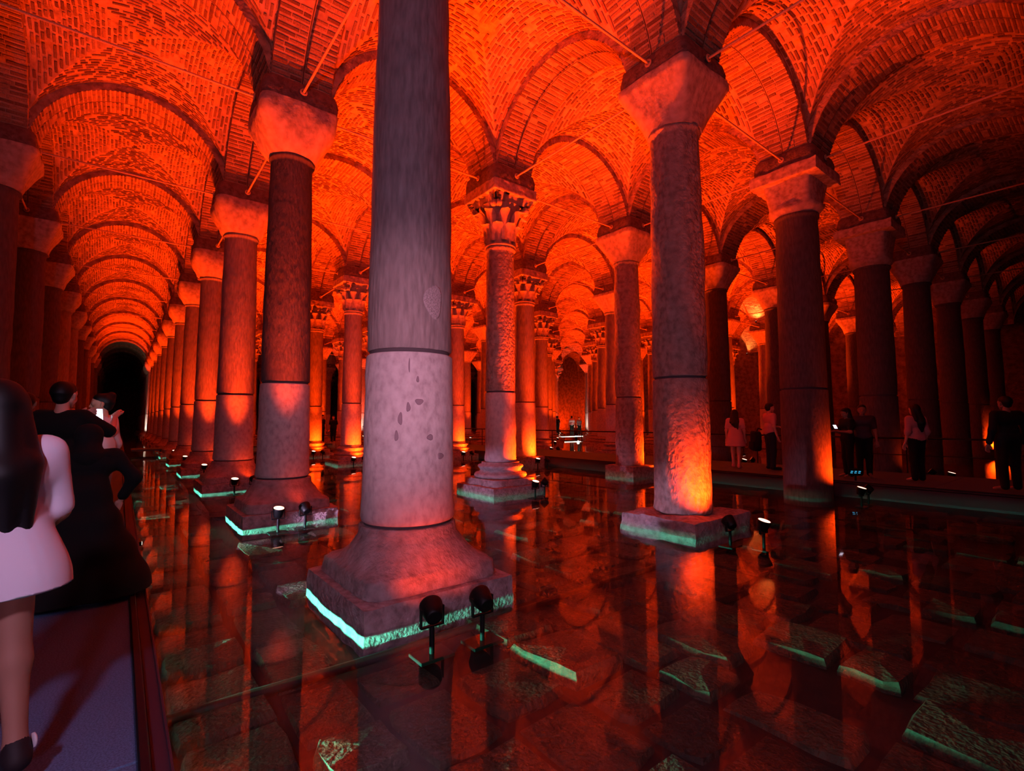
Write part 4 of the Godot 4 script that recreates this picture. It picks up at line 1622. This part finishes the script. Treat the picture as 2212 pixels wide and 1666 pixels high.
func people() -> void:
	head_geo = make_head()
	hand_geo = make_hand()
	# on the left walkway
	var p := person("woman with long black hair in a pale knee-length dress walking away", {"at": Vector3(-0.38, DECK, -2.80), "skin": M.skin_shade, "turn": PI + 0.35, "h": 1.52, "stride": 0.16, "style": "dress", "top": M.cloth_white, "hem": 0.78, "flare": 0.25, "sleeve": 0.9, "hair_style": "long", "hair_end": 1.06, "cell": 0.016, "shoes": M.shoe_dark, "elbow_l": [0.24, 1.1, 0.03], "wrist_l": [0.2, 0.95, 0.18], "elbow_r": [-0.24, 1.1, 0.03], "wrist_r": [-0.2, 0.95, 0.18]})
	var g := Geo.new()
	g.lathe([Vector2(0.004, -0.004), Vector2(0.026, -0.004), Vector2(0.026, 0.003), Vector2(0.02, 0.006), Vector2(0.004, 0.006)], 20)
	for sx in [-1.0, 1.0]:
		var b := obj("shoe_badge", g.mesh(M.shoe_sole), p)
		b.transform = Transform3D(Basis(Vector3.BACK, -PI / 2 * sx), Vector3(sx * 0.083 + sx * 0.046, 0.09 + (0.055 if sx < 0 else 0.0), 0.15 * sx))
	person("figure in a long black robe and hood leaning forward by the deck edge", {"at": Vector3(-0.19, DECK, -5.2), "turn": PI, "h": 1.34, "lean": 0.26, "wide": 1.3, "style": "robe", "top": M.cloth_black, "hem": 0.02, "flare": 0.46, "sleeve": 1.8, "hair_style": "hood", "hair": M.cloth_black, "elbow_r": [-0.30, 1.14, -0.02], "wrist_r": [-0.22, 0.93, 0.08], "elbow_l": [0.30, 1.12, 0.02], "wrist_l": [0.24, 0.92, 0.10]})
	person("woman in a white shirt with dark pinned-up hair, looking aside in profile", {"at": Vector3(-0.16, DECK, -7.7), "turn": PI + 1.1, "h": 1.68, "style": "trousers", "top": M.cloth_white, "bottom": M.cloth_grey, "sleeve": 1.3, "hair_style": "bun", "look": 0.5, "shoes": M.shoe_sole})
	g = Geo.new()
	var bag := thing("bag", "small white bag carried by the woman in the white shirt", "bag", Vector3(-0.48, 0.95, -7.36))
	g = loft_block([[0.0, 0.10, 4.0], [0.02, 0.12, 4.0], [0.16, 0.11, 4.0], [0.2, 0.08, 3.0]], 20, wobble(0.5, 3), 0.02)
	obj("pouch", g.mesh(M.cloth_white), bag)
	g = Geo.new()
	g.tube([Vector3(-0.07, 0.19, 0), Vector3(-0.05, 0.3, 0), Vector3(0.05, 0.3, 0), Vector3(0.07, 0.19, 0)], [0.008], 8)
	obj("handle", g.mesh(M.cloth_white), bag)
	person("man all in black with one arm raised to photograph with a bright phone", {"at": Vector3(-0.42, DECK, -6.2), "turn": PI - 0.5, "h": 1.72, "style": "trousers", "top": M.cloth_black, "bottom": M.cloth_black, "sleeve": 0.9, "elbow_r": [-0.32, 1.24, 0.16], "wrist_r": [-0.22, 1.38, 0.38], "elbow_l": [0.3, 1.24, 0.16], "wrist_l": [0.1, 1.38, 0.36], "shoes": M.shoe_dark})
	phone("lit phone held up by the man in black on the left walkway", Vector3(-0.17, 1.80, -6.62), 0.3, -0.3)
	omni(Vector3(-0.20, 1.80, -6.72), Color(0.9, 0.92, 1.0), 0.16, 0.05, self, "phone_light")
	person("dark-clothed visitor farther along the left walkway, hidden to the shoulders", {"at": Vector3(-0.95, DECK, -8.9), "turn": PI, "h": 1.72, "style": "trousers", "top": M.cloth_navy, "bottom": M.cloth_black, "skin": M.skin_shade})
	# on the right walkway
	person("woman in a pale pink dress standing left of the backpacker on the right walkway", {"at": Vector3(13.75, DECK, -7.1), "turn": 1.9, "h": 1.64, "style": "dress", "top": M.cloth_pink, "hem": 0.62, "flare": 0.25, "hair_style": "long", "hair": M.hair_brown, "hair_end": 1.2, "shoes": M.cloth_pink, "stride": 0.1})
	person("man in a light shirt and dark trousers carrying a black backpack", {"at": Vector3(14.0, DECK, -6.25), "turn": 0.9, "h": 1.8, "style": "trousers", "top": M.cloth_pink, "bottom": M.denim, "hair": M.hair_brown, "wide": 1.1, "elbow_l": [0.28, 1.12, 0.1], "wrist_l": [0.2, 1.1, 0.32], "shoes": M.shoe_dark})
	var pack := thing("backpack", "black backpack hanging from the shoulder of the man in the light shirt", "backpack", Vector3(13.58, 1.16, -6.44), 0.9)
	g = Geo.new()
	g.block(Vector3(0.16, 0.27, 0.10), 0.07, 8, 0.03, wobble(0.4, 50))
	obj("pack_body", g.mesh(M.cloth_black), pack)
	g = Geo.new()
	g.block(Vector3(0.12, 0.11, 0.04), 0.03, 6, 0.01, wobble(0.4, 51), Vector3(0, -0.12, -0.11))
	obj("pocket", g.mesh(M.cloth_black), pack)
	g = Geo.new()
	g.tube([Vector3(0.08, 0.24, 0.06), Vector3(0.14, 0.34, 0.14), Vector3(0.2, 0.30, 0.26)], [0.02], 8)
	obj("strap", g.mesh(M.cloth_black), pack)
	person("visitor in black looking down at a small bright phone on the right walkway", {"at": Vector3(13.5, DECK, -4.25), "turn": -2.3, "h": 1.62, "style": "trousers", "top": M.cloth_black, "bottom": M.cloth_black, "skin": M.skin_shade, "hair_style": "long", "nod": 0.3, "elbow_l": [0.24, 1.12, 0.06], "wrist_l": [0.1, 1.14, 0.27], "elbow_r": [-0.24, 1.12, 0.06], "wrist_r": [-0.1, 1.14, 0.27]})
	phone("tiny bright phone in the hands of the visitor in black on the right walkway", Vector3(13.27, 1.56, -4.42), -0.9, -0.9)
	person("short-haired visitor in a dark red top beside the visitor with the phone", {"at": Vector3(13.9, DECK, -4.05), "turn": -1.2, "h": 1.70, "style": "trousers", "top": M.deck_ledge, "bottom": M.cloth_black, "skin": M.skin_shade})
	person("woman with dark hair and a rosy top standing against a dark column", {"at": Vector3(13.7, DECK, -3.0), "turn": 2.6, "h": 1.68, "style": "trousers", "top": M.cloth_pink, "bottom": M.cloth_black, "hair_style": "long", "sleeve": 1.2})
	person("big broad-shouldered man in black seen from behind near the picture's right edge", {"at": Vector3(13.25, DECK, -1.52), "turn": 2.5, "h": 1.78, "wide": 1.3, "style": "trousers", "top": M.cloth_black, "bottom": M.cloth_black, "sleeve": 1.9, "skin": M.skin_shade})
	var sign_ := thing("sign_panel", "low dark sign panel with small cyan glowing marks on the right walkway", "sign", Vector3(13.05, DECK, -3.99), -0.95)
	g = Geo.new()
	g.cbox(Transform3D(Basis(), Vector3(0, 0.19, 0)), Vector3(0.14, 0.08, 0.012), 0.004)
	obj("panel", g.mesh(M.black_metal), sign_)
	g = Geo.new()
	g.cbox(Transform3D(Basis(), Vector3(0, 0.055, 0)), Vector3(0.02, 0.055, 0.01), 0.003)
	obj("stand", g.mesh(M.black_metal), sign_)
	for r in 2:
		for k in 3:
			g = Geo.new()
			g.box(Vector3(-0.10 + k * 0.075 + 0.01 * r, 0.165 + r * 0.035, 0.011), Vector3(-0.055 + k * 0.075 + 0.01 * r, 0.18 + r * 0.035, 0.0145))
			obj("glowing_mark", g.mesh(M.led_cyan), sign_)
	# far off, on the walkway that crosses behind
	for f in [[1203, 1.7, M.cloth_black, "far visitor in black at the end of the long central aisle"], [1234, 1.7, M.cloth_white, "far visitor in a white top in the long central aisle"], [1250, 1.6, M.cloth_grey, "far visitor in grey beside the one in a white top"], [698, 1.7, M.cloth_black, "far visitor in black between columns, seen left of the big column"], [722, 1.66, M.cloth_navy, "far visitor in dark blue beside one in black, left of the big column"]]:
		var dir := cam.basis * Vector3((f[0] - 1106.0) / 1065.44, 0.0, -1)
		var t: float = (-30.9 + (0.3 if f[1] > 1.68 else 0.0)) / dir.z
		person(f[3], {"at": Vector3(dir.x * t, DECK, dir.z * t), "turn": f[0] * 1.0, "h": f[1], "style": "trousers", "top": f[2], "bottom": M.cloth_black, "cell": 0.04})
